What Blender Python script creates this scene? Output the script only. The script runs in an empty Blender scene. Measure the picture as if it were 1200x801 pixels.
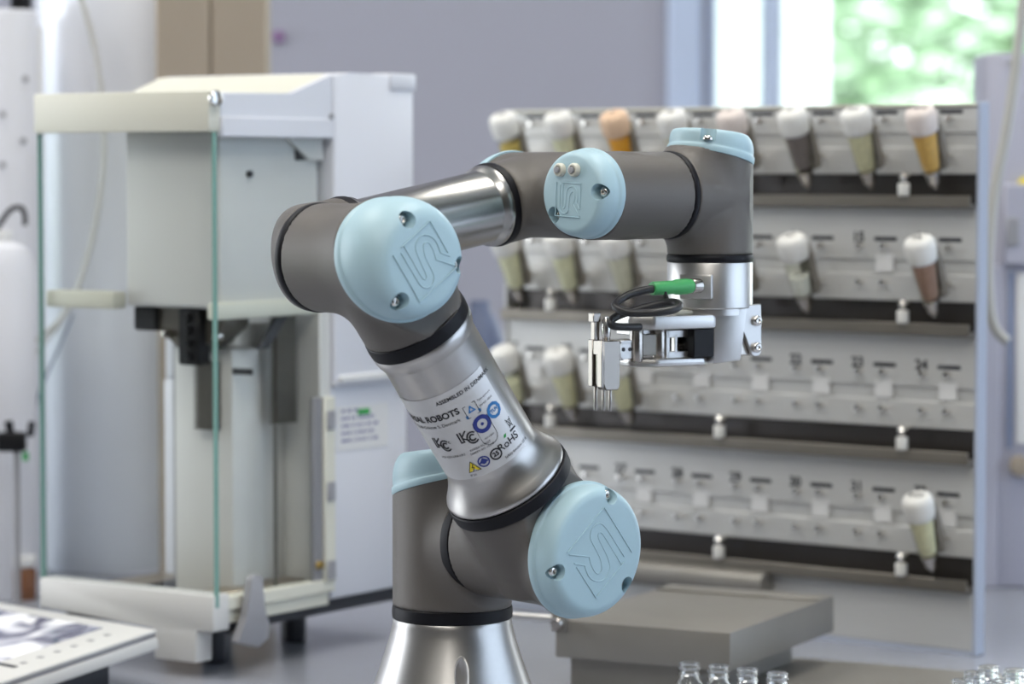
import bpy, bmesh, math, random
import numpy as np
from mathutils import Vector, Matrix
random.seed(7)
V = Vector
PI = math.pi
sc = bpy.context.scene
COL = sc.collection

# ------------------------------------------------------------------ camera
CAM_Z = 0.40
PITCH = math.radians(3.27)
F_PX = 3500.0
cd = bpy.data.cameras.new('camera')
cd.sensor_width = 36.0
cd.lens = 36.0 * F_PX / 1200.0
cd.clip_start = 0.05
cd.clip_end = 200
cd.dof.use_dof = True
cd.dof.focus_distance = 1.93
cd.dof.aperture_fstop = 6.2
cam = bpy.data.objects.new('camera', cd)
cam.location = (0, 0, CAM_Z)
cam.rotation_euler = (math.radians(90) - PITCH, 0, 0)
COL.objects.link(cam)
sc.camera = cam
sc.view_settings.view_transform = 'Standard'
sc.view_settings.look = 'None'
sc.view_settings.gamma = 1
sc.view_settings.use_curve_mapping = False
sc.view_settings.exposure = 0.20

# ------------------------------------------------------------------ daylight outside
w = bpy.data.worlds.new('daylight')
sc.world = w
w.use_nodes = True
bg = w.node_tree.nodes['Background']
bg.inputs[0].default_value = (0.90, 0.95, 1.0, 1)
bg.inputs[1].default_value = 5.0

def area(name, loc, rot, sx, sy, power, color=(1, 1, 1), portal=False):
    l = bpy.data.lights.new(name, 'AREA')
    l.shape = 'RECTANGLE'
    l.size = sx
    l.size_y = sy
    l.energy = power
    l.color = color
    if portal:
        l.cycles.is_portal = True
    o = bpy.data.objects.new(name, l)
    o.location = loc
    o.rotation_euler = rot
    COL.objects.link(o)
    return o

CEIL = 2.35      # ceiling height above the bench top
FLOOR = -0.90
RX0, RX1, RY0, RY1 = -2.6, 2.3, -2.2, 4.0     # room extents
# ceiling luminaires (real lamps in the ceiling)
LAMPS = [(-1.2, 0.2), (0.4, 0.2), (-1.2, 2.4), (0.6, 2.3), (-0.4, -1.3)]
for i, (x, y) in enumerate(LAMPS):
    area('ceiling_lamp_light', (x, y, CEIL - 0.045), (0, 0, 0), 0.5, 1.3, 23, (1.0, 0.965, 0.90))
# windows: back wall (seen), right wall and left wall
area('window_portal', (1.22, RY1 + 0.1, 0.55), (math.radians(-90), 0, 0), 1.95, 1.75, 1, portal=True)
area('window_portal', (RX1 + 0.1, 1.4, 0.75), (0, math.radians(90), 0), 1.9, 2.6, 1, portal=True)
area('window_portal', (RX0 - 0.1, 3.1, 0.75), (0, math.radians(-90), 0), 1.9, 1.6, 1, portal=True)

# ------------------------------------------------------------------ materials
def mat(name, col, rough=0.5, metal=0.0, noise=0.0, nscale=60, bump=0.0, bscale=300, trans=0.0, ior=1.45,
        spec=None, aniso=None, stretch=None, emit=None, estr=0.0, coat=0.0, sheen=0):
    m = bpy.data.materials.new(name)
    m.use_nodes = True
    nt = m.node_tree
    b = nt.nodes['Principled BSDF']
    b.inputs['Base Color'].default_value = (*col, 1)
    b.inputs['Roughness'].default_value = rough
    b.inputs['Metallic'].default_value = metal
    b.inputs['IOR'].default_value = ior
    if coat:
        b.inputs['Coat Weight'].default_value = coat
        b.inputs['Coat Roughness'].default_value = 0.15
    if trans:
        b.inputs['Transmission Weight'].default_value = trans
    if spec is not None:
        b.inputs['Specular IOR Level'].default_value = spec
    if emit:
        b.inputs['Emission Color'].default_value = (*emit, 1)
        b.inputs['Emission Strength'].default_value = estr
    tc = nt.nodes.new('ShaderNodeTexCoord')
    mp = nt.nodes.new('ShaderNodeMapping')
    nt.links.new(tc.outputs['Object'], mp.inputs[0])
    if stretch:
        mp.inputs['Scale'].default_value = stretch
    if noise:
        n = nt.nodes.new('ShaderNodeTexNoise')
        n.inputs['Scale'].default_value = nscale
        n.inputs['Detail'].default_value = 4
        nt.links.new(mp.outputs[0], n.inputs['Vector'])
        mx = nt.nodes.new('ShaderNodeMix')
        mx.data_type = 'RGBA'
        mx.inputs['A'].default_value = (*[c * (1 - noise) for c in col], 1)
        mx.inputs['B'].default_value = (*[min(1, c * (1 + noise)) for c in col], 1)
        nt.links.new(n.outputs['Fac'], mx.inputs['Factor'])
        nt.links.new(mx.outputs['Result'], b.inputs['Base Color'])
    if bump:
        n2 = nt.nodes.new('ShaderNodeTexNoise')
        n2.inputs['Scale'].default_value = bscale
        n2.inputs['Detail'].default_value = 3
        nt.links.new(mp.outputs[0], n2.inputs['Vector'])
        bp = nt.nodes.new('ShaderNodeBump')
        bp.inputs['Strength'].default_value = bump
        bp.inputs['Distance'].default_value = 0.001
        nt.links.new(n2.outputs['Fac'], bp.inputs['Height'])
        nt.links.new(bp.outputs[0], b.inputs['Normal'])
    return m

def glassy(name, tint, mixfac=0.12, rough=0.02):
    """thin clear sheet: mostly transparent with a reflection"""
    m = bpy.data.materials.new(name)
    m.use_nodes = True
    nt = m.node_tree
    nt.nodes.clear()
    out = nt.nodes.new('ShaderNodeOutputMaterial')
    tr = nt.nodes.new('ShaderNodeBsdfTransparent')
    tr.inputs[0].default_value = (*tint, 1)
    gl = nt.nodes.new('ShaderNodeBsdfGlossy')
    gl.inputs['Roughness'].default_value = rough
    lw = nt.nodes.new('ShaderNodeLayerWeight')
    lw.inputs[0].default_value = 0.5
    pw = nt.nodes.new('ShaderNodeMath'); pw.operation = 'POWER'; pw.inputs[1].default_value = 5
    nt.links.new(lw.outputs['Facing'], pw.inputs[0])
    fr = nt.nodes.new('ShaderNodeMath'); fr.operation = 'MULTIPLY_ADD'
    fr.inputs[1].default_value = 0.9; fr.inputs[2].default_value = 0.012
    nt.links.new(pw.outputs[0], fr.inputs[0])
    mx = nt.nodes.new('ShaderNodeMixShader')
    nt.links.new(fr.outputs[0], mx.inputs[0])
    nt.links.new(tr.outputs[0], mx.inputs[1])
    nt.links.new(gl.outputs[0], mx.inputs[2])
    nt.links.new(mx.outputs[0], out.inputs[0])
    return m

M = {}
M['housing'] = mat('robot_grey', (0.122, 0.111, 0.101), 0.45, 0.15, noise=0.06, nscale=900, bump=0.25, bscale=2500)
M['band'] = mat('black_rubber', (0.006, 0.006, 0.009), 0.5, spec=0.25)
M['lid'] = mat('pale_blue_plastic', (0.385, 0.545, 0.615), 0.45, noise=0.02, nscale=40, bump=0.05, bscale=900)
M['alu'] = mat('brushed_aluminium', (0.46, 0.45, 0.44), 0.34, 1.0, noise=0.04, nscale=300)
M['tube'] = mat('anodised_tube', (0.46, 0.445, 0.43), 0.32, 1.0)
M['fore'] = mat('polished_tube', (0.40, 0.39, 0.375), 0.27, 1.0)
M['satin'] = mat('satin_aluminium', (0.58, 0.57, 0.56), 0.38, 1.0)
M['steel'] = mat('polished_steel', (0.46, 0.43, 0.40), 0.22, 1.0, noise=0.05, nscale=500)
M['fingersteel'] = mat('finger_steel', (0.30, 0.275, 0.25), 0.26, 1.0, noise=0.05, nscale=500)
M['screw'] = mat('screw_steel', (0.70, 0.68, 0.65), 0.18, 1.0)
M['black'] = mat('black_plastic', (0.007, 0.007, 0.009), 0.45, spec=0.3)
M['cable'] = mat('black_cable', (0.022, 0.022, 0.025), 0.40)
M['green'] = mat('green_plastic', (0.060, 0.36, 0.115), 0.40, noise=0.05, nscale=200)
M['ivory'] = mat('ivory_plastic', (0.62, 0.61, 0.53), 0.4)
M['label'] = mat('silver_label', (0.58, 0.58, 0.585), 0.38, 0.35)
M['ink'] = mat('black_ink', (0.015, 0.015, 0.02), 0.5)
M['inkblue'] = mat('blue_ink', (0.02, 0.035, 0.22), 0.5)
M['inkmid'] = mat('mid_blue_ink', (0.02, 0.16, 0.42), 0.5)
M['inkyel'] = mat('yellow_ink', (0.85, 0.68, 0.03), 0.5)
M['inkgreen'] = mat('green_ink', (0.02, 0.35, 0.06), 0.5)
M['white'] = mat('white_plastic', (0.70, 0.70, 0.70), 0.42)
M['cream'] = mat('cream_lacquer', (0.66, 0.65, 0.565), 0.45)
M['offwhite'] = mat('offwhite_lacquer', (0.62, 0.615, 0.60), 0.45)
M['coolwhite'] = mat('cool_white_lacquer', (0.66, 0.67, 0.72), 0.5)
M['grey'] = mat('grey_plastic', (0.30, 0.30, 0.32), 0.45)
M['dark'] = mat('dark_grey', (0.035, 0.037, 0.045), 0.45)
M['darkmetal'] = mat('dark_bellows_metal', (0.12, 0.11, 0.095), 0.4, 0.5, noise=0.1, nscale=80)
M['pan'] = mat('weighing_floor', (0.30, 0.255, 0.20), 0.35, 0.6, noise=0.08, nscale=30)
M['pane'] = glassy('clear_glass', (0.975, 0.985, 0.98))
M['glassedge'] = mat('green_glass_edge', (0.20, 0.36, 0.32), 0.15, 0.0)
M['inox'] = mat('stainless_vessel', (0.80, 0.82, 0.88), 0.4, 0.25, noise=0.03, nscale=8)
M['panel'] = mat('brushed_panel', (0.585, 0.585, 0.575), 0.42, 0.35, noise=0.05, nscale=40, stretch=(0.4, 1, 22), bump=0.15, bscale=90)
M['trough'] = mat('trough_steel', (0.24, 0.22, 0.19), 0.35, 0.6)
M['recess'] = mat('recess_mirror_steel', (0.13, 0.12, 0.115), 0.25, 0.7)
M['bench'] = mat('bench_top', (0.32, 0.335, 0.385), 0.20, noise=0.05, nscale=5)
M['warmgrey'] = mat('warm_grey_metal', (0.29, 0.275, 0.25), 0.42, 0.45, noise=0.08, nscale=25)
M['frost'] = mat('frosted_cap', (0.74, 0.73, 0.70), 0.5, noise=0.03, nscale=60)
M['frosto'] = mat('frosted_cap_over_orange', (0.72, 0.50, 0.34), 0.5)
M['frostp'] = mat('frosted_cap_over_pink', (0.70, 0.62, 0.58), 0.5)
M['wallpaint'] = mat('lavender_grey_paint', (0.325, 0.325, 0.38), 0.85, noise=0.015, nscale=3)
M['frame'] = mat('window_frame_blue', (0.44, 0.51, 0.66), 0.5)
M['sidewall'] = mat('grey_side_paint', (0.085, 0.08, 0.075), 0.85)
M['ceil'] = mat('ceiling_white', (0.75, 0.75, 0.75), 0.9)
M['floorm'] = mat('floor_vinyl', (0.20, 0.21, 0.23), 0.4, noise=0.06, nscale=4)
M['tan'] = mat('tan_cardboard', (0.34, 0.285, 0.225), 0.8, noise=0.06, nscale=10)
M['leaf'] = mat('leaf_green', (0.42, 0.55, 0.40), 0.6, noise=0.25, nscale=2)
M['bark'] = mat('bark', (0.10, 0.08, 0.07), 0.9)
M['hose'] = mat('translucent_hose', (0.46, 0.45, 0.42), 0.35)
M['lavender'] = mat('lavender_plastic', (0.42, 0.42, 0.50), 0.5)
M['blueframe'] = mat('pale_blue_anodised', (0.44, 0.48, 0.58), 0.45, 0.1)

# ------------------------------------------------------------------ helpers
def basis(z, ref=(0, 0, 1)):
    z = V(z).normalized()
    r = V(ref)
    if abs(z.dot(r.normalized())) > 0.98:
        r = V((1, 0, 0))
    x = r.cross(z).normalized()
    y = z.cross(x)
    return x, y, z

class B:
    """mesh builder"""
    def __init__(s):
        s.bm = bmesh.new()
    def _new(s, verts, faces):
        vs = [s.bm.verts.new(v) for v in verts]
        fs = []
        for f in faces:
            try:
                fs.append(s.bm.faces.new([vs[i] for i in f]))
            except ValueError:
                pass
        return vs, fs
    def box(s, a, b, bev=0.0, seg=2, mtx=None):
        x0, y0, z0 = a
        x1, y1, z1 = b
        co = [(x0, y0, z0), (x1, y0, z0), (x1, y1, z0), (x0, y1, z0), (x0, y0, z1), (x1, y0, z1), (x1, y1, z1), (x0, y1, z1)]
        if mtx:
            co = [mtx @ V(c) for c in co]
        vs, fs = s._new(co, [(0, 3, 2, 1), (4, 5, 6, 7), (0, 1, 5, 4), (1, 2, 6, 5), (2, 3, 7, 6), (3, 0, 4, 7)])
        if bev:
            es = list({e for f in fs for e in f.edges})
            bmesh.ops.bevel(s.bm, geom=es, offset=bev, segments=seg, affect='EDGES', profile=0.5)
        return s
    def prism(s, pts, d, bev=0.0, seg=2):
        """extrude the 3D polygon pts by the vector d"""
        n = len(pts)
        d = V(d)
        co = [V(p) for p in pts] + [V(p) + d for p in pts]
        faces = [tuple(range(n))[::-1], tuple(range(n, 2 * n))] + [(i, (i + 1) % n, n + (i + 1) % n, n + i) for i in range(n)]
        vs, fs = s._new(co, faces)
        if bev:
            es = list({e for f in fs for e in f.edges})
            bmesh.ops.bevel(s.bm, geom=es, offset=bev, segments=seg, affect='EDGES', profile=0.5)
        return s
    def lathe(s, prof, o=(0, 0, 0), axis=(0, 0, 1), seg=32, ref=(0, 0, 1), a0=0, a1=2 * PI):
        """prof: list of (radius, height)"""
        x, y, z = basis(axis, ref)
        o = V(o)
        full = abs(a1 - a0 - 2 * PI) < 1e-6
        na = seg if full else seg + 1
        rings = []
        for r, h in prof:
            if r < 1e-7:
                rings.append([s.bm.verts.new(o + z * h)])
            else:
                rings.append([s.bm.verts.new(o + z * h + (x * math.cos(a0 + (a1 - a0) * k / seg) + y * math.sin(a0 + (a1 - a0) * k / seg)) * r) for k in range(na)])
        for A, C in zip(rings, rings[1:]):
            for k in range(seg):
                k2 = (k + 1) % na if full else k + 1
                f = []
                if len(A) == 1 and len(C) == 1:
                    continue
                if len(A) == 1:
                    f = [A[0], C[k2], C[k]]
                elif len(C) == 1:
                    f = [A[k], A[k2], C[0]]
                else:
                    f = [A[k], A[k2], C[k2], C[k]]
                try:
                    s.bm.faces.new(f)
                except ValueError:
                    pass
        return s
    def cyl(s, p0, p1, r0, r1=None, seg=24, bev=0.0):
        if r1 is None:
            r1 = r0
        p0 = V(p0)
        p1 = V(p1)
        L = (p1 - p0).length
        if bev:
            pr = [(0, 0), (r0 - bev, 0), (r0 - bev * 0.3, bev * 0.3), (r0, bev), (r1, L - bev), (r1 - bev * 0.3, L - bev * 0.3), (r1 - bev, L), (0, L)]
        else:
            pr = [(0, 0), (r0, 0), (r1, L), (0, L)]
        return s.lathe(pr, p0, p1 - p0, seg)
    def tube(s, path, r, seg=10, closed=False):
        P = [V(p) for p in path]
        n = len(P)
        T = []
        for i in range(n):
            a = P[(i - 1) % n] if (closed or i > 0) else P[0]
            c = P[(i + 1) % n] if (closed or i < n - 1) else P[-1]
            T.append((c - a).normalized())
        x, y, z = basis(T[0])
        rings = []
        for i in range(n):
            x = (x - T[i] * x.dot(T[i])).normalized()
            y = T[i].cross(x)
            rr = r[i] if isinstance(r, (list, tuple)) else r
            rings.append([s.bm.verts.new(P[i] + (x * math.cos(2 * PI * k / seg) + y * math.sin(2 * PI * k / seg)) * rr) for k in range(seg)])
        m = n if closed else n - 1
        for i in range(m):
            A = rings[i]
            C = rings[(i + 1) % n]
            for k in range(seg):
                s.bm.faces.new([A[k], A[(k + 1) % seg], C[(k + 1) % seg], C[k]])
        if not closed:
            s.bm.faces.new(rings[0][::-1])
            s.bm.faces.new(rings[-1])
        return s
    def loft(s, rings, cap0=True, cap1=True):
        R = [[s.bm.verts.new(p) for p in r] for r in rings]
        n = len(R[0])
        for A, C in zip(R, R[1:]):
            for k in range(n):
                s.bm.faces.new([A[k], A[(k + 1) % n], C[(k + 1) % n], C[k]])
        if cap0:
            s.bm.faces.new(R[0][::-1])
        if cap1:
            s.bm.faces.new(R[-1])
        return s
    def grid_mesh(s, verts, faces):
        s._new(verts, faces)
        return s
    def xform(s, mtx):
        bmesh.ops.transform(s.bm, matrix=mtx, verts=s.bm.verts)
        return s
    def mesh(s, name, m, smooth=True, angle=38):
        bmesh.ops.recalc_face_normals(s.bm, faces=s.bm.faces)
        me = bpy.data.meshes.new(name)
        if smooth:
            ca = math.radians(angle)
            for f in s.bm.faces:
                f.smooth = True
            for e in s.bm.edges:
                if len(e.link_faces) == 2 and e.calc_face_angle(0) > ca:
                    e.smooth = False
        s.bm.to_mesh(me)
        s.bm.free()
        if m:
            me.materials.append(m)
        return me
    def build(s, name, m, parent=None, smooth=True, angle=38, off=None):
        if off is not None:
            bmesh.ops.translate(s.bm, vec=-V(off), verts=s.bm.verts)
        return link(name, s.mesh(name, m, smooth, angle), parent)

def link(name, me, parent=None, mtx=None):
    o = bpy.data.objects.new(name, me)
    COL.objects.link(o)
    if parent:
        o.parent = parent
    if mtx is not None:
        o.matrix_local = mtx
    return o

def tag(o, label=None, cat=None, group=None, kind=None):
    if label: o['label'] = label
    if cat: o['category'] = cat
    if group: o['group'] = group
    if kind: o['kind'] = kind
    return o

def thing(name, label, cat, loc=(0, 0, 0), rz=0, group=None):
    o = bpy.data.objects.new(name, None)
    o.empty_display_size = 0.05
    o.location = loc
    o.rotation_euler = (0, 0, rz)
    COL.objects.link(o)
    return tag(o, label, cat, group)

def at(px, py, Y):
    """world point seen at photo pixel (px,py) at the real distance Y from the camera plane"""
    d = V(((px - 600) / F_PX, 1, -(py - 400.5) / F_PX))
    c, s_ = math.cos(PITCH), math.sin(PITCH)
    d = V((d.x, d.y * c + d.z * s_, -d.y * s_ + d.z * c))
    return V((0, 0, CAM_Z)) + d * (Y / d.y)

def frame_mtx(o, x, y, z):
    m = Matrix.Identity(4)
    for i, a in enumerate((V(x), V(y), V(z))):
        m[0][i], m[1][i], m[2][i] = a.x, a.y, a.z
    m.translation = V(o)
    return m

FONT = bpy.data.fonts.load('<builtin>') if False else None
def text_mesh(txt, size, bold=0.0, space=1.0):
    """flat lettering as a mesh in the xy plane, centred"""
    cu = bpy.data.curves.new('lettering', 'FONT')
    cu.body = txt
    cu.size = size
    cu.align_x = 'CENTER'
    cu.align_y = 'CENTER'
    cu.space_character = space
    cu.offset = bold
    cu.resolution_u = 3
    o = bpy.data.objects.new('lettering', cu)
    COL.objects.link(o)
    dg = bpy.context.evaluated_depsgraph_get()
    me = bpy.data.meshes.new_from_object(o.evaluated_get(dg))
    co = [v.co.copy() for v in me.vertices]
    fs = [tuple(p.vertices) for p in me.polygons]
    bpy.data.objects.remove(o)
    bpy.data.curves.remove(cu)
    bpy.data.meshes.remove(me)
    return co, fs
# ================================================================== THE SETTING
def struct(name, b, m, parent=None, smooth=False):
    o = b.build(name, m, parent, smooth)
    if parent is None:
        o['kind'] = 'structure'
    return o

WX0, WX1, WZ0, WZ1 = 0.262, 2.18, -0.15, 1.30      # back window opening
b = B()
b.box((RX0, RY1, FLOOR), (WX0, RY1 + 0.2, CEIL))
b.box((WX1, RY1, FLOOR), (RX1, RY1 + 0.2, CEIL))
b.box((WX0, RY1, FLOOR), (WX1, RY1 + 0.2, WZ0))
b.box((WX0, RY1, WZ1), (WX1, RY1 + 0.2, CEIL))
struct('wall_back', b, M['wallpaint'])
def side_wall(name, x0, x1, y0, y1):
    b = B()
    z0, z1 = -0.2, 1.7
    b.box((x0, RY0, FLOOR), (x1, y0, CEIL))
    b.box((x0, y1, FLOOR), (x1, RY1, CEIL))
    b.box((x0, y0, FLOOR), (x1, y1, z0))
    b.box((x0, y0, z1), (x1, y1, CEIL))
    struct(name, b, M['sidewall'])
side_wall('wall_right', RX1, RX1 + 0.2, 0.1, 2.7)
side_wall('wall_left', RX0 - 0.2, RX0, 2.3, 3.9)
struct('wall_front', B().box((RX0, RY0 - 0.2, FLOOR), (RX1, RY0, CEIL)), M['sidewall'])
struct('floor', B().box((RX0 - .2, RY0 - .2, FLOOR - 0.1), (RX1 + .2, RY1 + .2, FLOOR)), M['floorm'])
struct('ceiling', B().box((RX0 - .2, RY0 - .2, CEIL), (RX1 + .2, RY1 + .2, CEIL + 0.1)), M['ceil'])
for (x, y), where in zip(LAMPS, ('above the left front of the bench', 'above the robot arm front', 'above the back left near the balance', 'above the back right near the rack', 'farthest behind the photographer')):
    t = thing('ceiling_light', 'long recessed ceiling light panel ' + where, 'lamp', (x, y, CEIL - 0.04), 0, 'ceiling lights')
    b = B()
    for s_ in (-1, 1):
        b.box((s_ * 0.27 - 0.015, -0.68, 0), (s_ * 0.27 + 0.015, 0.68, 0.04))
        b.box((-0.27, s_ * 0.665 - 0.015, 0), (0.27, s_ * 0.665 + 0.015, 0.04))
    b.build('light_frame', M['white'], t, False)
# back window: outer frame, mullions, panes
b = B()
def bar(b, x0, x1, z0, z1, y0=RY1 - 0.03, y1=RY1 + 0.07):
    b.box((x0, y0, z0), (x1, y1, z1), 0.004, 1)
bar(b, WX0 - 0.055, WX0 - 0.010, WZ0 - 0.05, WZ1 + 0.05)
bar(b, WX0 - 0.010, WX0 + 0.012, WZ0, WZ1, RY1 + 0.02, RY1 + 0.08)
bar(b, WX1, WX1 + 0.06, WZ0 - 0.05, WZ1 + 0.05)
bar(b, WX0 - 0.06, WX1 + 0.06, WZ1, WZ1 + 0.06)
bar(b, WX0 - 0.06, WX1 + 0.06, WZ0 - 0.06, WZ0)
wf = struct('window_1', b, M['frame'])
b = B()
bar(b, 0.338, 0.357, WZ0, WZ1)
bar(b, 1.20, 1.25, WZ0, WZ1)
b.build('mullion', M['frame'], wf, False)
for x0, x1 in ((WX0 + 0.012, 0.338), (0.357, 1.20), (1.25, WX1)):
    B().box((x0, RY1 + 0.04, WZ0), (x1, RY1 + 0.046, WZ1)).build('pane', M['pane'], wf, False)
# the white curtain / blind edge beside the first mullion
cb = B()
n = 60
pts0, pts1 = [], []
for k in range(n + 1):
    u = k / n
    x = 0.275 + 0.165 * u
    y = RY1 + 0.14 + 0.004 * math.sin(u * 40)
    pts0.append((x, y))
for k in range(n):
    (xa, ya), (xb, yb) = pts0[k], pts0[k + 1]
    cb.box((0, 0, 0), (0, 0, 0)) if False else None
    cb._new([(xa, ya, WZ0), (xb, yb, WZ0), (xb, yb, WZ1), (xa, ya, WZ1), (xa, ya + .003, WZ0), (xb, yb + .003, WZ0), (xb, yb + .003, WZ1), (xa, ya + .003, WZ1)],
            [(0, 1, 2, 3), (7, 6, 5, 4), (0, 4, 5, 1), (3, 2, 6, 7)])
cur_m = bpy.data.materials.new('sheer_white_curtain')
cur_m.use_nodes = True
nt = cur_m.node_tree
nt.nodes.clear()
o_ = nt.nodes.new('ShaderNodeOutputMaterial')
d_ = nt.nodes.new('ShaderNodeBsdfDiffuse'); d_.inputs[0].default_value = (0.92, 0.93, 0.95, 1)
t_ = nt.nodes.new('ShaderNodeBsdfTranslucent'); t_.inputs[0].default_value = (0.93, 0.94, 0.95, 1)
m_ = nt.nodes.new('ShaderNodeMixShader'); m_.inputs[0].default_value = 0.7
nt.links.new(d_.outputs[0], m_.inputs[1]); nt.links.new(t_.outputs[0], m_.inputs[2]); nt.links.new(m_.outputs[0], o_.inputs[0])
tag(cb.build('curtain', cur_m), 'sheer white curtain hanging at the left side of the bright window', 'curtain')

# translucent sheet added over the unseen right-hand window to dim its light
bl_m = bpy.data.materials.new('added_window_dimmer')
bl_m.use_nodes = True
nt = bl_m.node_tree
nt.nodes.clear()
o_ = nt.nodes.new('ShaderNodeOutputMaterial')
t_ = nt.nodes.new('ShaderNodeBsdfTranslucent'); t_.inputs[0].default_value = (0.60, 0.64, 0.70, 1)
nt.links.new(t_.outputs[0], o_.inputs[0])
tag(B().box((RX1 + .05, 0.05, -0.25), (RX1 + .052, 2.75, 1.72)).build('added_window_dimmer', bl_m, None, False), 'pale blue translucent sheet added to dim the unseen window at the right', 'light dimmer')
# bench
bench = thing('lab_bench', 'glossy blue-grey laboratory bench top carrying all the equipment', 'bench', (0, 1.9, FLOOR))
B().box((-1.6, -1.0, 0.86), (1.75, 1.55, 0.90), 0.004).build('bench_top', M['bench'], bench)
B().box((-1.55, -0.9, 0.0), (1.7, 1.5, 0.86), 0.004).build('bench_cabinet', M['white'], bench)

# ---- greenery outside the window
def tree(x, y, h, r, n, label):
    t = thing('tree', label, 'tree', (x, y, -3.0), 0, None)
    b = B()
    b.cyl((0, 0, 0), (0, 0, h + 2.6), 0.16, 0.05, 8)
    rnd = random.Random(int(x * 100))
    for k in range(9):
        a = rnd.uniform(0, 2 * PI)
        z = 2.2 + rnd.uniform(0, h)
        b.cyl((0, 0, z), (math.cos(a) * r * .8, math.sin(a) * r * .8, z + r * .5), 0.05, 0.015, 6)
    b.build('trunk', M['bark'], t)
    vs, fs = [], []
    cl = [(rnd.gauss(0, .45), rnd.gauss(0, .45), rnd.uniform(-.1, 1.0), rnd.uniform(.22, .42)) for _ in range(26)]
    for k in range(n):
        cx, cy, cz, cr = cl[rnd.randrange(len(cl))]
        px = (cx + rnd.gauss(0, cr * .6)) * r
        py = (cy + rnd.gauss(0, cr * .6)) * r
        pz = 2.6 + cz * h + rnd.gauss(0, cr * .6) * r
        s_ = rnd.uniform(.05, .10)
        q = Matrix.Rotation(rnd.uniform(0, 6.28), 3, 'Z') @ Matrix.Rotation(rnd.uniform(-1.2, 1.2), 3, 'X')
        i0 = len(vs)
        for c in ((-s_, 0, 0), (0, -s_ * .55, 0), (s_ * 1.1, 0, .01), (0, s_ * .55, 0)):
            vs.append(q @ V(c) + V((px, py, pz)))
        fs.append((i0, i0 + 1, i0 + 2, i0 + 3))
    me = bpy.data.meshes.new('foliage')
    me.from_pydata(vs, [], fs)
    me.materials.append(M['leaf'])
    o = link('foliage', me, t)
    o['kind'] = 'stuff'
tree(1.75, 12.5, 2.6, 1.5, 7000, 'light green leafy tree outside the window, in the middle of the view')
tree(4.7, 17.5, 3.2, 1.7, 10000, 'broad green tree outside the window behind the rack right end')
tree(1.6, 23, 2.4, 1.5, 4000, 'thin sunlit green tree outside near the curtain')
struct('ground', B().box((-30, RY1 + 1.5, -3.2), (30, 60, -3.0)), mat('lawn', (0.16, 0.30, 0.10), 0.9, noise=0.3, nscale=1))
# ================================================================== ROBOT ARM
TH = math.radians(49)
S = V((math.cos(TH), -math.sin(TH), 0))
T = V((math.sin(TH), math.cos(TH), 0))
Z = V((0, 0, 1))
BX = at(530, 640, 2.0).x
OFF = 0.0955
_z = at(644, 645, 1.915).z                # height of the shoulder axis
B0 = V((BX, 2.0, _z))
CS = B0 + S * OFF                          # shoulder joint centre
BASE = V((BX, 2.0, 0))
lo_, hi_ = 1.6, 2.0                        # elbow joint centre: same offset along the shoulder axis
for _ in range(40):
    mid = (lo_ + hi_) / 2
    if (at(443, 304, mid) - B0).dot(S) > OFF: lo_ = mid
    else: hi_ = mid
CE = at(443, 304, mid)
U = (CE - CS).normalized()
RF = 0.034
CF = CE - S * 0.095
W1 = at(633, 232.5, 2.023)
RF = 0.034
CF = CE - S * 0.095                        # forearm axis root
Fd = (W1 - CF).normalized()
Fd = (Fd - S * Fd.dot(S)).normalized()
W1 = CF + Fd * 0.2150
W2 = W1 + S * 0.085
W3 = W2 + T * 0.08535
def topx(p):
    q = V(p) - V((0, 0, CAM_Z))
    c, s_ = math.cos(PITCH), math.sin(PITCH)
    d = q.y * c - q.z * s_
    return (round(600 + F_PX * q.x / d, 1), round(400.5 - F_PX * (q.z * c + q.y * s_) / d, 1), round(q.y, 3))
print('ROBOTPX', [topx(p) for p in (B0, CS, CE, W1, W2, W3)], 'US', U.dot(S), (CE - CS).length)
print('ROBOT', CS, CE, W1, W2, W3, 'U', U, 'F', Fd)

robot = thing('robot_arm', 'grey and silver six-axis robot arm with pale blue joint caps, folded in the centre', 'robot arm', BASE)
RO = BASE.copy()

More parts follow.
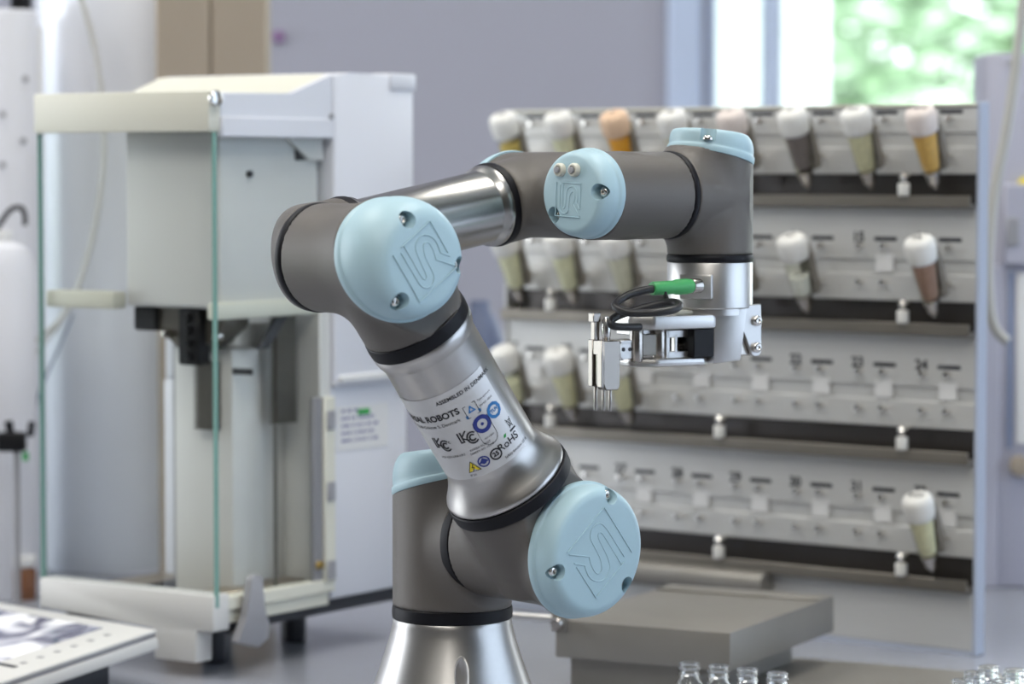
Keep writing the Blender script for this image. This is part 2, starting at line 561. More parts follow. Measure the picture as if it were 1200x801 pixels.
def surface_net(f, lo, hi, h):
    nx, ny, nz = [int(math.ceil((hi[i] - lo[i]) / h)) + 1 for i in range(3)]
    gx = lo[0] + h * np.arange(nx); gy = lo[1] + h * np.arange(ny); gz = lo[2] + h * np.arange(nz)
    X, Y, Zz = np.meshgrid(gx, gy, gz, indexing='ij')
    D = f(np.stack([X, Y, Zz], -1).reshape(-1, 3)).reshape(nx, ny, nz)
    ins = D < 0
    c = ins[:-1, :-1, :-1].astype(np.int8)
    cnt = np.zeros_like(c)
    for dx in (0, 1):
        for dy in (0, 1):
            for dz in (0, 1):
                cnt += ins[dx:nx - 1 + dx, dy:ny - 1 + dy, dz:nz - 1 + dz]
    act = (cnt > 0) & (cnt < 8)
    idx = -np.ones(act.shape, int)
    ids = np.argwhere(act)
    idx[act] = np.arange(len(ids))
    P = np.array(lo) + (ids + 0.5) * h
    faces = []
    for ax in range(3):
        o1, o2 = [(1, 2), (2, 0), (0, 1)][ax]
        a = [slice(None)] * 3; b_ = [slice(None)] * 3
        a[ax] = slice(0, -1); b_[ax] = slice(1, None)
        A = ins[tuple(a)]; C = ins[tuple(b_)]
        ch = np.argwhere(A != C)
        ok = (ch[:, o1] > 0) & (ch[:, o2] > 0)
        lim = np.array(act.shape)
        ok &= (ch[:, o1] < lim[o1]) & (ch[:, o2] < lim[o2])
        ch = ch[ok]
        d1 = np.zeros(3, int); d1[o1] = 1
        d2 = np.zeros(3, int); d2[o2] = 1
        q = [idx[tuple((ch - d1 * i - d2 * j).T)] for i, j in ((0, 0), (1, 0), (1, 1), (0, 1))]
        fl = A[tuple(ch.T)]
        F = np.stack(q, 1)
        F[~fl] = F[~fl][:, ::-1]
        faces.append(F)
    return P, np.concatenate(faces)

def project(f, P, it=6):
    e = 1e-5
    for _ in range(it):
        d = f(P)
        g = np.stack([f(P + np.eye(3)[i] * e) - f(P - np.eye(3)[i] * e) for i in range(3)], 1) / (2 * e)
        n = np.maximum((g * g).sum(1), 0.2)
        P = P - g * (d / n)[:, None] * 0.9
    return P

def smin(a, b, k):
    h = np.maximum(k - np.abs(a - b), 0) / k
    return np.minimum(a, b) - h * h * k * 0.25
def smax(a, b, k):
    return -smin(-a, -b, k)
def cyl_sdf(P, c, ax, r, t0, t1, k=0.0015):
    q = P - np.array(c)
    ax = np.array(ax)
    t = q @ ax
    rad = np.sqrt(np.maximum((q * q).sum(1) - t * t, 1e-12)) - r
    return smax(smax(rad, t - t1, k), t0 - t, k)

def sdf_obj(name, f, c, ext, m, h=0.0016):
    lo = [c[i] - ext for i in range(3)]
    hi = [c[i] + ext for i in range(3)]
    P, F = surface_net(f, lo, hi, h)
    P = project(f, P)
    P = P - np.array(RO)
    me = bpy.data.meshes.new(name)
    me.from_pydata(P.tolist(), [], F.tolist())
    me.shade_smooth()
    me.materials.append(m)
    return link(name, me, robot)

def housing(c, a, la, b, lb, ra, rb, off, tilt, k=0.016, flare=0.0, label=None):
    """cast joint housing: trunk along a (cap end) down to -la, branch along b to lb"""
    a = V(a).normalized(); b = V(b).normalized()
    n = (a * math.cos(tilt) - b * math.sin(tilt)).normalized()
    ca = np.array(c); na = np.array(n); nc = np.array(V(c) + a * off)
    aa = np.array(a)
    def f(P):
        q = P - ca
        t = q @ aa
        rad0 = np.sqrt(np.maximum((q * q).sum(1) - t * t, 1e-12))
        dpl = (P - nc) @ na
        # the trunk swells gently towards the cap seam
        sw = flare * np.clip(1 + dpl / 0.030, 0, 1) ** 2
        A = smax(rad0 - ra - sw, -la - t, 0.0015)
        Bq = cyl_sdf(P, c, b, rb, -0.01, lb)
        tb = q @ np.array(b)
        ga = (q - t[:, None] * aa) / rad0[:, None]
        gb_ = q - tb[:, None] * np.array(b)
        gb_ = gb_ / np.sqrt(np.maximum((gb_ * gb_).sum(1), 1e-12))[:, None]
        kk = np.clip(k * np.clip((1 - (ga * gb_).sum(1)) * 1.3, 0, 1), 0.0012, k)
        d = smin(A, Bq, kk)
        d = smax(d, dpl, 0.0012)
        # keep the branch blend from bulging past the trunk end ring
        return smax(d, -la - t, 0.0008)
    ob = sdf_obj('joint_housing', f, c, max(la, lb, ra * 1.4) + 0.012, M['housing'])
    if label:
        ob['label'] = label
    return n, V(c) + a * off

def ring(c, ax, r, w0, w1, m=None, name='joint_band', parent=None):
    """black rubber band around the axis between offsets w0..w1"""
    c = V(c); ax = V(ax).normalized()
    e = 0.0006
    prof = [(r * .6, w0), (r - e, w0), (r, w0 + e), (r + 0.0003, (w0 + w1) / 2), (r, w1 - e), (r - e, w1), (r * .6, w1)]
    return B().lathe(prof, c, ax, 72).build(name, m or M['band'], parent or robot, off=RO)

# ---- shared screw mesh (z up)
sb = B()
sb.lathe([(0, 0), (0.0034, 0), (0.0036, 0.0006), (0.0034, 0.0022), (0.0028, 0.0029), (0.0017, 0.0031), (0.0016, 0.0016), (0, 0.0014)], seg=20)
SCREW = sb.mesh('screw', M['screw'], angle=50)

def eng(pts, P0, X, Y, N, r, b):
    """thin moulded line on a lid face"""
    path = [P0 + X * p[0] + Y * p[1] for p in pts]
    b.tube(path, r, 6)

def smooth_path(pts, n=8):
    out = []
    P = [V(p) for p in pts]
    P = [P[0] * 2 - P[1]] + P + [P[-1] * 2 - P[-2]]
    for i in range(1, len(P) - 2):
        for k in range(n):
            t = k / n
            a, b_, c_, d_ = P[i - 1], P[i], P[i + 1], P[i + 2]
            out.append(0.5 * ((2 * b_) + (c_ - a) * t + (2 * a - 5 * b_ + 4 * c_ - d_) * t * t + (-a + 3 * b_ - 3 * c_ + d_) * t ** 3))
    out.append(P[-2])
    return out
def emblem_paths():
    def arc(cx, cy, r, a0, a1, n=9):
        return [(cx + r * math.cos(math.radians(a0 + (a1 - a0) * k / n)), cy + r * math.sin(math.radians(a0 + (a1 - a0) * k / n))) for k in range(n + 1)]
    # edge lines of the joined letters
    e1 = [(.163, .93), (.165, .6), (.17, .3), (.2, .17), (.283, .095), (.40, .085), (.478, .134), (.52, .22), (.55, .55), (.60, .69), (.66, .755), (.74, .73), (.765, .64), (.75, .5), (.71, .38), (.99, .05)]
    e2 = [(.28, 1.0), (.28, .65), (.28, .33), (.31, .25), (.355, .25), (.39, .33), (.42, .62), (.46, .79), (.53, .87), (.68, .90), (.80, .84), (.88, .72), (.90, .59), (.86, .42), (1.0, .24)]
    def sm(p):
        return [(q.x, q.y) for q in smooth_path([(a, b, 0) for a, b in p], 4)]
    return [sm(e1[:-1]) + [e1[-1]], sm(e2[:-1]) + [e2[-1]], [(.22, 1.0), (1.0, 1.0), (1.0, .32)], [(.0, 1.0), (.0, 0), (1.0, 0)]]

def lid(c, n, a, R, h, face_tilt, xref, screws, emblem=None, ports=None, label=None, fr=0.76):
    """joint cap: rim in the plane with normal n, face turned towards the joint axis a"""
    c = V(c); n = V(n).normalized(); a = V(a).normalized()
    n2 = (n * (1 - face_tilt) + a * face_tilt).normalized()
    prof = [(0.90, -0.0015), (0.992, -0.0012), (1.0, -0.0002), (1.0, 0.0020), (0.992, 0.0032), (0.972, 0.0038)]
    H = h
    r0_, z0_ = 0.965, 0.0044
    for k in range(0, 17):
        ph = k / 16 * PI / 2
        cx_, cz_ = math.cos(ph) ** (2 / 2.5), math.sin(ph) ** (2 / 2.2)
        prof.append((fr + (r0_ - fr) * cx_, z0_ + (H - z0_) * cz_))
    rf = prof[-1][0]
    prof += [(rf * .8, H + 0.0003), (rf * .4, H + 0.0006)]
    N = 96
    rings = []
    for (r, z) in prof:
        t = max(0, min(1, z / H))
        nn = (n * (1 - t) + n2 * t).normalized()
        x = (V(xref) - nn * V(xref).dot(nn)).normalized()
        y = nn.cross(x)
        cc = c + (n * (1 - t) + a * t).normalized() * z
        rings.append([cc + (x * math.cos(2 * PI * k / N) + y * math.sin(2 * PI * k / N)) * (r * R) for k in range(N)])
    b = B().loft(rings)
    o = b.build('joint_cap', M['lid'], robot, off=RO, angle=50)
    top = c + (n * 0 + a).normalized() * H if face_tilt > .5 else c + ((n + a) / 2).normalized() * H
    top = sum(rings[-1], V((0, 0, 0))) / N
    x = (V(xref) - n2 * V(xref).dot(n2)).normalized()
    y = n2.cross(x)
    # screw pockets, cut out of the shell
    cut = B()
    for (ang, rr, dep) in screws:
        d = x * math.cos(ang) + y * math.sin(ang)
        p = top + d * (R * rr)
        cut.cyl(p - n2 * dep, p + n2 * 0.02, 0.0052, 0.0062, 20)
        q = p + d * 0.012
    co = cut.build('cutter', None, None, off=RO)
    md = o.modifiers.new('pockets', 'BOOLEAN')
    md.operation = 'DIFFERENCE'
    md.object = co
    md.solver = 'EXACT'
    co.parent = robot
    bpy.context.view_layer.update()
    dg = bpy.context.evaluated_depsgraph_get()
    me2 = bpy.data.meshes.new_from_object(o.evaluated_get(dg))
    if len(me2.polygons) > 500:
        o.modifiers.clear()
        o.data = me2
        bm = bmesh.new(); bm.from_mesh(me2)
        for f in bm.faces: f.smooth = True
        for e in bm.edges:
            e.smooth = not (len(e.link_faces) == 2 and e.calc_face_angle(0) > math.radians(40))
        bm.to_mesh(me2); bm.free()
        me2.materials.clear(); me2.materials.append(M['lid'])
    else:
        print('BOOL FAIL', len(me2.polygons)); o.modifiers.clear()
    bpy.data.objects.remove(co)
    for (ang, rr, dep) in screws:
        d = x * math.cos(ang) + y * math.sin(ang)
        p = top + d * (R * rr) - n2 * (dep - 0.0002)
        link('screw', SCREW, o, frame_mtx(p - RO, x, y, n2))
    if emblem:
        size, rot = emblem[0], emblem[1]
        ex = x * math.cos(rot) + y * math.sin(rot)
        ey = n2.cross(ex)
        bb = B()
        P0 = top - ex * size / 2 - ey * size / 2 + n2 * 0.00005
        if len(emblem) > 2:
            P0 = P0 + x * emblem[2] + y * emblem[3]
        for pth in emblem_paths():
            eng([(p[0] * size, p[1] * size) for p in pth], P0, ex, ey, n2, 0.00042, bb)
        bb.build('emblem', M['lid'], o, off=RO)
    if ports:
        for (px_, py_) in ports:
            p = top + x * px_ + y * py_ - n2 * 0.001
            B().lathe([(0.0, 0), (0.0045, 0), (0.0045, 0.003), (0.0038, 0.0042), (0.0030, 0.0044), (0.0026, 0.0036), (0.0, 0.0036)], p, n2, 24).build('port_collar', M['ivory'], o, off=RO)
            B().lathe([(0.0, 0), (0.0022, 0), (0.0020, 0.0058), (0.0, 0.0060)], p, n2, 16).build('port_plug', M['grey'], o, off=RO)
    if label:
        o['label'] = label
    return o

D = math.radians
# ---- shoulder end: base joint, shoulder joint
CB = V((BASE.x, BASE.y, CS.z))
zb = at(530, 708, 2.0).z
la = CB.z - zb
n, c = housing(CB, Z, la, S, 0.0335, 0.0402, 0.0368, 0.035, D(16), k=0.022)
lid(c, n, Z, 0.0412, 0.0235, 0.5, S, [(D(192), .80, .009), (D(312), .80, .009), (D(72), .80, .009)])
ring(CB, Z, 0.0405, -la - 0.0085, -la + 0.0002)
n, c = housing(CS, S, 0.0565, U, 0.0505, 0.0368, 0.0408, 0.0300, D(5), k=0.020, flare=0.006)
c = c + S * .0010 + Z * .0022
ring(CS, S, 0.0370, -0.0645, -0.0563)
lid(c, n, S, 0.0446, 0.0195, 0.35, V((1, 0, 0)), [(D(72), .82, .008), (D(193), .82, .008), (D(316), .80, .010)], emblem=(0.041, D(218)), fr=.76)
# ---- elbow joint
n, c = housing(CE, S, 0.0547, -U, 0.0468, 0.0343, 0.0338, 0.0150, D(20), k=0.018, flare=0.004)
ring(CE, S, 0.0345, -0.0605, -0.0545)
lid(c, n, S, 0.0396, 0.0300, 0.95, V((1, 0, 0)), [(D(115), .70, .010), (D(-5), .74, .011), (D(235), .74, .010)], emblem=(0.035, D(36)), fr=.58)
# ---- upper arm tube between them
L = (CE - CS).length
tz0, tz1 = 0.0505, L - 0.056
ring(CS, U, 0.0420, tz0 - 0.0005, tz0 + 0.0085)
ring(CS, U, 0.0342, tz1 - 0.0003, tz1 + 0.0095)
rt = 0.0316
prof = [(0.020, tz0 + .0085), (0.0402, tz0 + .0085), (0.0411, tz0 + .0095), (0.0413, tz0 + .0112), (0.0406, tz0 + .0128), (0.0380, tz0 + .0165), (0.0355, tz0 + .0205), (0.0340, tz0 + .0235), (0.0328, tz0 + .0265), (0.0320, tz0 + .0290), (rt, tz0 + .031)]
prof += [(rt, tz0 + .038), (rt, tz1 - .0110), (rt + .0008, tz1 - .0095), (rt + .0018, tz1 - .0065), (rt + .0024, tz1 - .004), (rt + .0025, tz1 - .0015), (rt + .002, tz1 - .0002), (0.02, tz1 - .0002)]
ua = B().lathe(prof, CS, U, 96).build('upper_arm_tube', M['tube'], robot, off=RO)
ua['label'] = 'silver upper arm tube with a printed rating label'
# ---- label wrapped around the tube
xl = None
view = (V((0, 0, CAM_Z)) - (CS + U * (L * .45))).normalized()
vx = (view - U * view.dot(U)).normalized()      # side facing the camera
vy = U.cross(vx)                                # increasing angle runs to the right as seen
def on_tube(u, v, dr=0.0002):
    """u: metres around the tube (right = +), v: metres along the arm above the shoulder flange"""
    a = u / rt
    return CS + U * (tz0 + .0345 + v) + (vx * math.cos(a) + vy * math.sin(a)) * (rt + dr)
UL0, UL1, VL0, VL1 = -0.052, 0.0235, 0.0, 0.0640
lb_ = B()
nu, nv = 40, 2
g = [[on_tube(UL0 + (UL1 - UL0) * i / nu, VL0 + (VL1 - VL0) * j / nv, 0.00018) for i in range(nu + 1)] for j in range(nv + 1)]
vs = [p for r_ in g for p in r_]
fs = [(j * (nu + 1) + i, j * (nu + 1) + i + 1, (j + 1) * (nu + 1) + i + 1, (j + 1) * (nu + 1) + i) for j in range(nv) for i in range(nu)]
lb_.grid_mesh(vs, fs).build('rating_label', M['label'], ua, off=RO)
class Print:
    def __init__(s, m): s.b = B(); s.m = m
    def poly(s, pts, faces, cx, cy, rot=0, dr=0.00040):
        c_, s_ = math.cos(rot), math.sin(rot)
        s.b._new([on_tube(cx + x * c_ - y * s_, cy + x * s_ + y * c_, dr) for x, y in pts], faces)
    def text(s, txt, cx, cy, size, rot=0, bold=0, space=1.0):
        co, fs = text_mesh(txt, size, bold, space)
        s.poly([(p.x, p.y) for p in co], fs, cx, cy, rot)
    def line(s, pts, w, cx=0, cy=0, closed=False, dr=0.0004):
        P = [V((p[0], p[1])) for p in pts]
        n = len(P)
        for i in range(n if closed else n - 1):
            a, c = P[i], P[(i + 1) % n]
            d = (c - a)
            if d.length < 1e-9: continue
            d.normalize()
            q = V((-d.y, d.x)) * (w / 2)
            e = d * (w / 2)
            s.poly([tuple(a - q - e), tuple(c - q + e), tuple(c + q + e), tuple(a + q - e)], [(0, 1, 2, 3)], cx, cy, dr=dr)
    def ringp(s, cx, cy, r0, r1, n=28, a0=0, a1=2 * PI):
        pts, fs = [], []
        for k in range(n + 1):
            a = a0 + (a1 - a0) * k / n
            pts += [(r0 * math.cos(a), r0 * math.sin(a)), (r1 * math.cos(a), r1 * math.sin(a))]
        for k in range(n):
            fs.append((2 * k, 2 * k + 1, 2 * k + 3, 2 * k + 2))
        s.poly(pts, fs, cx, cy)
    def done(s, name): return s.b.build(name, s.m, ua, False, off=RO)
K = Print(M['ink'])
K.text('ASSEMBLED IN DENMARK', 0.0065, 0.0585, 0.0037, 0, 0.00007)
K.text('UNIVERSAL ROBOTS', -0.0325, 0.0485, 0.0062, 0, 0.00022)
K.text('Energivej 25, 5260 Odense S, Denmark', -0.0330, 0.0425, 0.0034, 0)
def kc(P_, cx, cy, s_):
    w_ = s_ * .10
    P_.line([(-.5 * s_, .5 * s_), (-.5 * s_, -.15 * s_), (-.32 * s_, -.15 * s_), (-.32 * s_, .1 * s_), (-.02 * s_, -.15 * s_)], w_, cx, cy)
    P_.line([(-.32 * s_, .5 * s_), (-.32 * s_, .2 * s_), (0.0 * s_, .5 * s_)], w_, cx, cy)
    arc_ = [(.25 * s_ + .33 * s_ * math.cos(D(a)), -.08 * s_ + .38 * s_ * math.sin(D(a))) for a in range(50, 311, 20)]
    P_.line(arc_, w_, cx, cy)
    arc_ = [(.25 * s_ + .17 * s_ * math.cos(D(a)), -.08 * s_ + .2 * s_ * math.sin(D(a))) for a in range(50, 311, 26)]
    P_.line(arc_, w_, cx, cy)
kc(K, -0.0268, 0.0285, 0.0105)
kc(K, -0.0075, 0.0285, 0.0105)
K.text('c', -0.0205, 0.030, 0.004)
K.text('MSIP-REM-URK-UR3', -0.024, 0.0185, 0.0022)
K.text('KOREA ROBOT', -0.0035, 0.0195, 0.0021)
K.text('SAFETY ISO 10218', -0.0035, 0.0170, 0.0021)
K.text('RoHS', 0.0135, 0.0110, 0.0072, 0, 0.0001)
K.text('Safety function 2018', 0.0165, 0.0035, 0.0025, 0, 0)
K.text('25', 0.0025, 0.0095, 0.0042, 0, 0.0002)
K.ringp(0.0025, 0.0095, 0.0030, 0.0041)
K.text('IP 54', -0.0170, 0.0022, 0.0022)
# bin symbol
K.line([(-.002, .0035), (.0015, -.003)], .0005, 0.0208, 0.0205)
K.line([(.002, .0035), (-.0015, -.003)], .0005, 0.0208, 0.0205)
K.line([(-.0018, .0022), (-.0012, -.002), (.0012, -.002), (.0018, .0022)], .0004, 0.0208, 0.0205, True)
K.line([(-.0022, -.0048), (.0022, -.0048)], .0013, 0.0208, 0.0205)
# small frame of the approval stamp and its capsule
K.line([(-.0043, -.0043), (.0043, -.0043), (.0043, .0043), (-.0043, .0043)], .0004, 0.0030, 0.0445, True)
K.line([(0.0045 + .0055 * math.cos(D(a)), 0.0225 + .0055 * math.sin(D(a))) for a in range(180, 361, 15)] + [(.010, .036)], .0003)
K.line([(-.001, .036), (-.001, .0225)], .0003)
K.text('ISO 13849', 0.0045, 0.0225, 0.0016)
K.text('Type approved', 0.0145, 0.0475, 0.0018, D(0))
K.text('EN ISO 10218', 0.0140, 0.0435, 0.0018, D(0))
K.done('label_print')
Bl = Print(M['inkblue'])
Bl.ringp(0.0045, 0.0325, 0.0034, 0.0062)
Bl.ringp(0.0045, 0.0325, 0.0, 0.0011)
Bl.ringp(-0.0065, 0.0090, 0.0030, 0.0040)
Bl.ringp(-0.0065, 0.0090, 0.0, 0.0018)
Bl.line([(-.0022, -.001), (0, .0012), (.0022, -.001)], .0012, -0.0065, 0.0098)
Bl.done('label_print')
Mb = Print(M['inkmid'])
Mb.ringp(0.0158, 0.0350, 0.0034, 0.0056, 10)
Mb.text('TUV', 0.0158, 0.0350, 0.0032, 0, 0.00015)
Mb.line([(-.0042, -.003), (.0042, -.003)], .0022, 0.0030, 0.0445)
Mb.line([(-.002, -.0008), (0, .0028), (.002, -.0008)], .0009, 0.0030, 0.0445, True)
Mb.done('label_print')
Ye = Print(M['inkyel'])
Ye.poly([(-.0042, -.0036), (.0042, -.0036), (0, .0038)], [(0, 1, 2)], -0.0145, 0.0085)
Ye.done('label_print')
K2 = Print(M['ink'])
K2.line([(-.0042, -.0036), (.0042, -.0036), (0, .0038)], .0004, -0.0145, 0.0085, True, dr=.0006)
K2.line([(.0008, .0015), (-.0006, -.0006), (.0006, -.0006), (-.0006, -.0028)], .0005, -0.0145, 0.0085, dr=.0006)
K2.done('label_print')
Gr = Print(M['inkgreen'])
Gr.poly([(-.0012, -.0008), (.0006, -.0008), (.0018, .0012), (-.0002, .0012)], [(0, 1, 2, 3)], 0.0130, 0.0158)
Gr.done('label_print')

# ---- forearm: bent casting, tube, wrist 1
RB = 0.036
PR = CE - S * 0.0605
def bend_f(P):
    # cylinder from the ring, quarter torus, short cylinder along the forearm
    q = P - np.array(PR)
    s_ = -(q @ np.array(S)); t = q @ np.array(Fd); k_ = q @ np.array(S.cross(Fd))
    # torus centre at t = RB, s = 0 ; centre line from (t=0,s=0) to (t=RB,s=RB)
    ds, dt = s_, RB - t
    ang = np.arctan2(ds, dt)
    angc = np.clip(ang, 0, PI / 2)
    rr = np.sqrt(ds * ds + dt * dt)
    r_loc = 0.0345 - (0.0345 - 0.0290) * (angc / (PI / 2))
    tor = np.sqrt((rr - RB) ** 2 + k_ ** 2) - r_loc
    c1 = np.sqrt(t * t + k_ ** 2) - 0.0345
    c2 = np.sqrt((s_ - RB) ** 2 + k_ ** 2) - (0.0290)
    d = np.where(ang < 0, np.maximum(c1, -0.0005 - s_), np.where(ang > PI / 2, np.maximum(c2, t - RB - 0.012), tor))
    d = smax(d, s_ * .68 - t * .73 - 0.0335, 0.024)
    return np.maximum(d, -0.0005 - s_)
me_c = PR - S * .03 + Fd * .02
sdf_obj('forearm_elbow', bend_f, me_c, 0.075, M['housing'])
FO = PR - S * RB + Fd * RB         # end of the bend centre line
LF = (W1 - FO).dot(Fd)
ring(FO, Fd, 0.0292, 0.011, 0.018)
rf_ = 0.0248
e0 = LF - 0.034
prof = [(0.015, .018), (rf_ + .002, .018), (rf_ + .0030, .019), (rf_ + .003, .022), (rf_, .026), (rf_, e0 - .015), (rf_ + .0006, e0 - .0135), (rf_ + .0024, e0 - .0105), (rf_ + .0030, e0 - .008), (rf_ + .003, e0 - .0065), (0.015, e0 - .0060)]
B().lathe(prof, FO, Fd, 96).build('forearm_tube', M['fore'], robot, off=RO)['label'] = 'shiny silver forearm tube'
ring(FO, Fd, 0.0285, e0 - .0062, e0 + 0.0002)
WR = 0.0292
n, c = housing(W1, -S, 0.047, -Fd, LF - e0 + .0, WR, 0.0278, 0.0225, D(15), k=0.016)
lid(c, n, -S, 0.0305, 0.014, 0.4, Z, [(D(100), .78, .005), (D(220), .78, .005), (D(340), .78, .005)])
ring(W1, S, WR + .0002, 0.0468, 0.0522)
# ---- wrist 2
n, c = housing(W2, -T, 0.0435, -S, 0.0328, WR, WR, 0.0262, D(8), k=0.014)
lid(c + Z * .0015, n, -T, 0.0300, 0.0165, 0.5, V((1, 0, 0)), [(D(3), .80, .0085), (D(222), .70, .009)], emblem=(0.022, D(-3), -.002, -.004), ports=[(-.0085, .0155), (.0045, .0155)], fr=.76)
ring(W2, T, WR + .0003, 0.0433, 0.0482)
# ---- wrist 3
zr = at(832, 299, 2.015).z
l3 = W3.z - zr
n, c = housing(W3, Z, l3, -T, W3.__sub__(W2).length - 0.0481, WR, WR, 0.0262, D(14), k=0.016)
lid(c, n, Z, 0.0302, 0.0165, 0.5, V((1, 0, 0)), [(D(264), .88, .009), (D(22), .8, .005), (D(142), .8, .005)])
ring(W3, Z, WR + .0003, -l3 - .0052, -l3 + .0002)
# ---- tool flange
zf0 = -l3 - .0052
zf1 = at(832, 362, 2.015).z - W3.z
B().lathe([(0, zf0), (WR - .0003, zf0), (WR, zf0 - .0006), (WR, zf1 + .0008), (WR - .0008, zf1), (WR - .003, zf1), (WR - .003, zf1 - .0045), (0, zf1 - .0045)], W3, Z, 96).build('tool_flange', M['satin'], robot, off=RO)
# flat connector pad on the flange
PD = V((-0.42, -0.907, 0)).normalized()
px_ = V((0.907, -0.42, 0)).normalized()
pm = frame_mtx(W3 + PD * (WR - .0035), px_, PD, Z)
zc = at(812, 336, 2.0).z - W3.z
B().box((-.0105, 0, zc - .0085), (.0125, .0042, zc + .0078), .0008, 2, pm).build('connector_pad', M['satin'], robot, off=RO)

# ---- base foot
zB = zb - .0085
fp = [(0, zB), (.0395, zB), (.0402, zB - .001), (.0402, zB - .004)]
for k in range(1, 13):
    t = k / 12
    fp.append((.0402 + .0250 * t ** 1.15, zB - .004 - (zB - .022) * t * 0.93))
fp += [(.0665, .010), (.0665, .0), (0, 0)]
bo = B().lathe([(r_, z_) for r_, z_ in fp], (BASE.x, BASE.y, 0), Z, 96).build('base_foot', M['alu'], robot, off=RO)
# recessed connector eye on the foot
cdir = V((.14, -.99, 0)).normalized()
ce_ = V((BASE.x, BASE.y, 0)) + cdir * .0515
em = B().lathe([(0, 0), (.0052, 0), (.0056, .0004), (.0056, .0018), (.0050, .0021), (.0042, .0010), (0, .0008)], (0, 0, 0), Z, 32)
em.xform(frame_mtx(V((ce_.x, ce_.y, at(548, 792, 1.95).z)), px_, (Z - cdir * .22).normalized() * 2.4, cdir)).build('cable_port', M['satin'], robot, off=RO)

# ================================================================== GRIPPER (mounted on the flange)
Gd = V((-.88, -.475, 0)).normalized()
Gy = Z.cross(Gd)
GM = frame_mtx(V((W3.x, W3.y, 0)), Gd, Gy, Z)          # x to the finger tip, y to the camera, z world
GMo = frame_mtx(V((W3.x, W3.y, 0)) - RO, Gd, Gy, Z)
grip = bpy.data.objects.new('gripper', None)
COL.objects.link(grip)
grip.parent = robot
grip.matrix_local = GMo
grip['label'] = 'silver electric gripper with a thin-pinned finger under the wrist'
def zz(y, d=1.99): return at(800, y, d).z
def gb(b, name, m, **k): return b.build(name, m, grip, **k)
z371, z387, z366, z421, z433, z424 = zz(370), zz(387), zz(366), zz(421), zz(431), zz(424)
# lens shaped top plate with chamfered ends
def octo(x0, x1, hw, ch):
    return [(x0 + ch, -hw), (x1 - ch, -hw), (x1, -hw + ch), (x1, hw - ch), (x1 - ch, hw), (x0 + ch, hw), (x0, hw - ch), (x0, -hw + ch)]
b = B(); b.prism([(x, y, z387) for x, y in octo(-.001, .0710, .024, .012)], (0, 0, z371 - z387), .0022, 2)
gb(b, 'gripper_cover', M['satin'])
b = B(); b.prism([(x, y, z371 - .0002) for x, y in octo(.010, .040, .014, .003)], (0, 0, .0030), .0006, 1)
gb(b, 'cover_insert', M['ivory'])
b = B(); b.prism([(x, y, z433) for x, y in octo(.004, .0680, .021, .013)], (0, 0, z421 - z433), .0025, 2)
gb(b, 'gripper_floor', M['satin'])
B().box((.0105, -.020, z421), (.0265, .0225, z387), .0006, 1).build('motor_block', M['black'], grip)
B().box((.0265, -.018, z421), (.032, -.006, z387), .0006, 1).build('gear_block', M['dark'], grip)
# right-hand block and brace
zt = zz(362) + .0005
b = B()
b.prism([(.0105, -.020, z433 + .001), (-.010, -.018, z424 - .001), (-.014, -.016, zt), (.0105, -.020, z371 - .001)], (0, .0420, 0), .0012, 2)
gb(b, 'gripper_body', M['satin'])
# bracket plate with two screws, facing the camera side
b = B()
pl = [(-.0235, zz(361)), (-.0400, zz(359)), (-.0405, zz(386)), (-.0395, zz(389)), (-.0395, zz(399)), (-.0405, zz(402)), (-.0405, zz(416)), (-.0385, zz(421)), (-.0350, zz(422)), (-.0325, zz(419)), (-.0285, zz(398)), (-.0235, zz(384))]
b.prism([(x + .0135, .020, z_) for x, z_ in pl], (0, .0035, 0), .0005, 1)
b.box((-.0270, -.018, zz(420)), (-.0240, .020, zz(361)), .0004, 1)
gb(b, 'mounting_bracket', M['satin'])
b = B().box((-.012, -.016, zz(421)), (-.0240, .0195, zz(366)), .001, 1)
gb(b, 'bracket_core', M['steel'])
for yy in (379, 411):
    link('screw', SCREW, grip, frame_mtx((-.0225, .0236, zz(yy)), (1, 0, 0), (0, 0, -1), (0, 1, 0)))
# slotted link, built as a frame with two openings
zl0, zl1 = zz(423), zz(387.5)
y0, y1 = .010, .0145
b = B()
for (xa, xb, za, zb_) in ((.024, .0430, zl1 - .0055, zl1 - .0005), (.024, .0430, zl0, zl0 + .0055), (.0405, .0435, zl0, zl1 - .0005), (.0345, .0368, zl0 + .003, zl1 - .003), (.0235, .0255, zl0, zl1 - .0005)):
    b.box((xa, y0, za), (xb, y1, zb_), .0004, 1)
gb(b, 'slotted_jaw_link', M['satin'])
B().cyl((.024, .006, (zl0 + zl1) / 2 - .002), (.0345, .006, (zl0 + zl1) / 2 - .002), .0035, seg=16).build('guide_rod', M['steel'], grip)
B().box((.0270, -.012, zl0 + .002), (.0400, .0025, zl1 - .003), .0006, 1).build('carriage', M['dark'], grip)
b = B()
for xc in (.0465, .0640):
    b.cyl((xc, .010, zl0 - .001), (xc, .010, zl1 + .001), .0046, seg=20, bev=.0006)
gb(b, 'pivot_post', M['steel'])
B().box((.0465, .002, zl0 + .003), (.064, .0125, zl1 - .0030), .0005, 1).build('jaw_block', M['warmgrey'], grip)
B().box((.044, -.010, zl1 - .0035), (.068, .008, zl1 + .0010), .0006, 1).build('jaw_rail', M['satin'], grip)
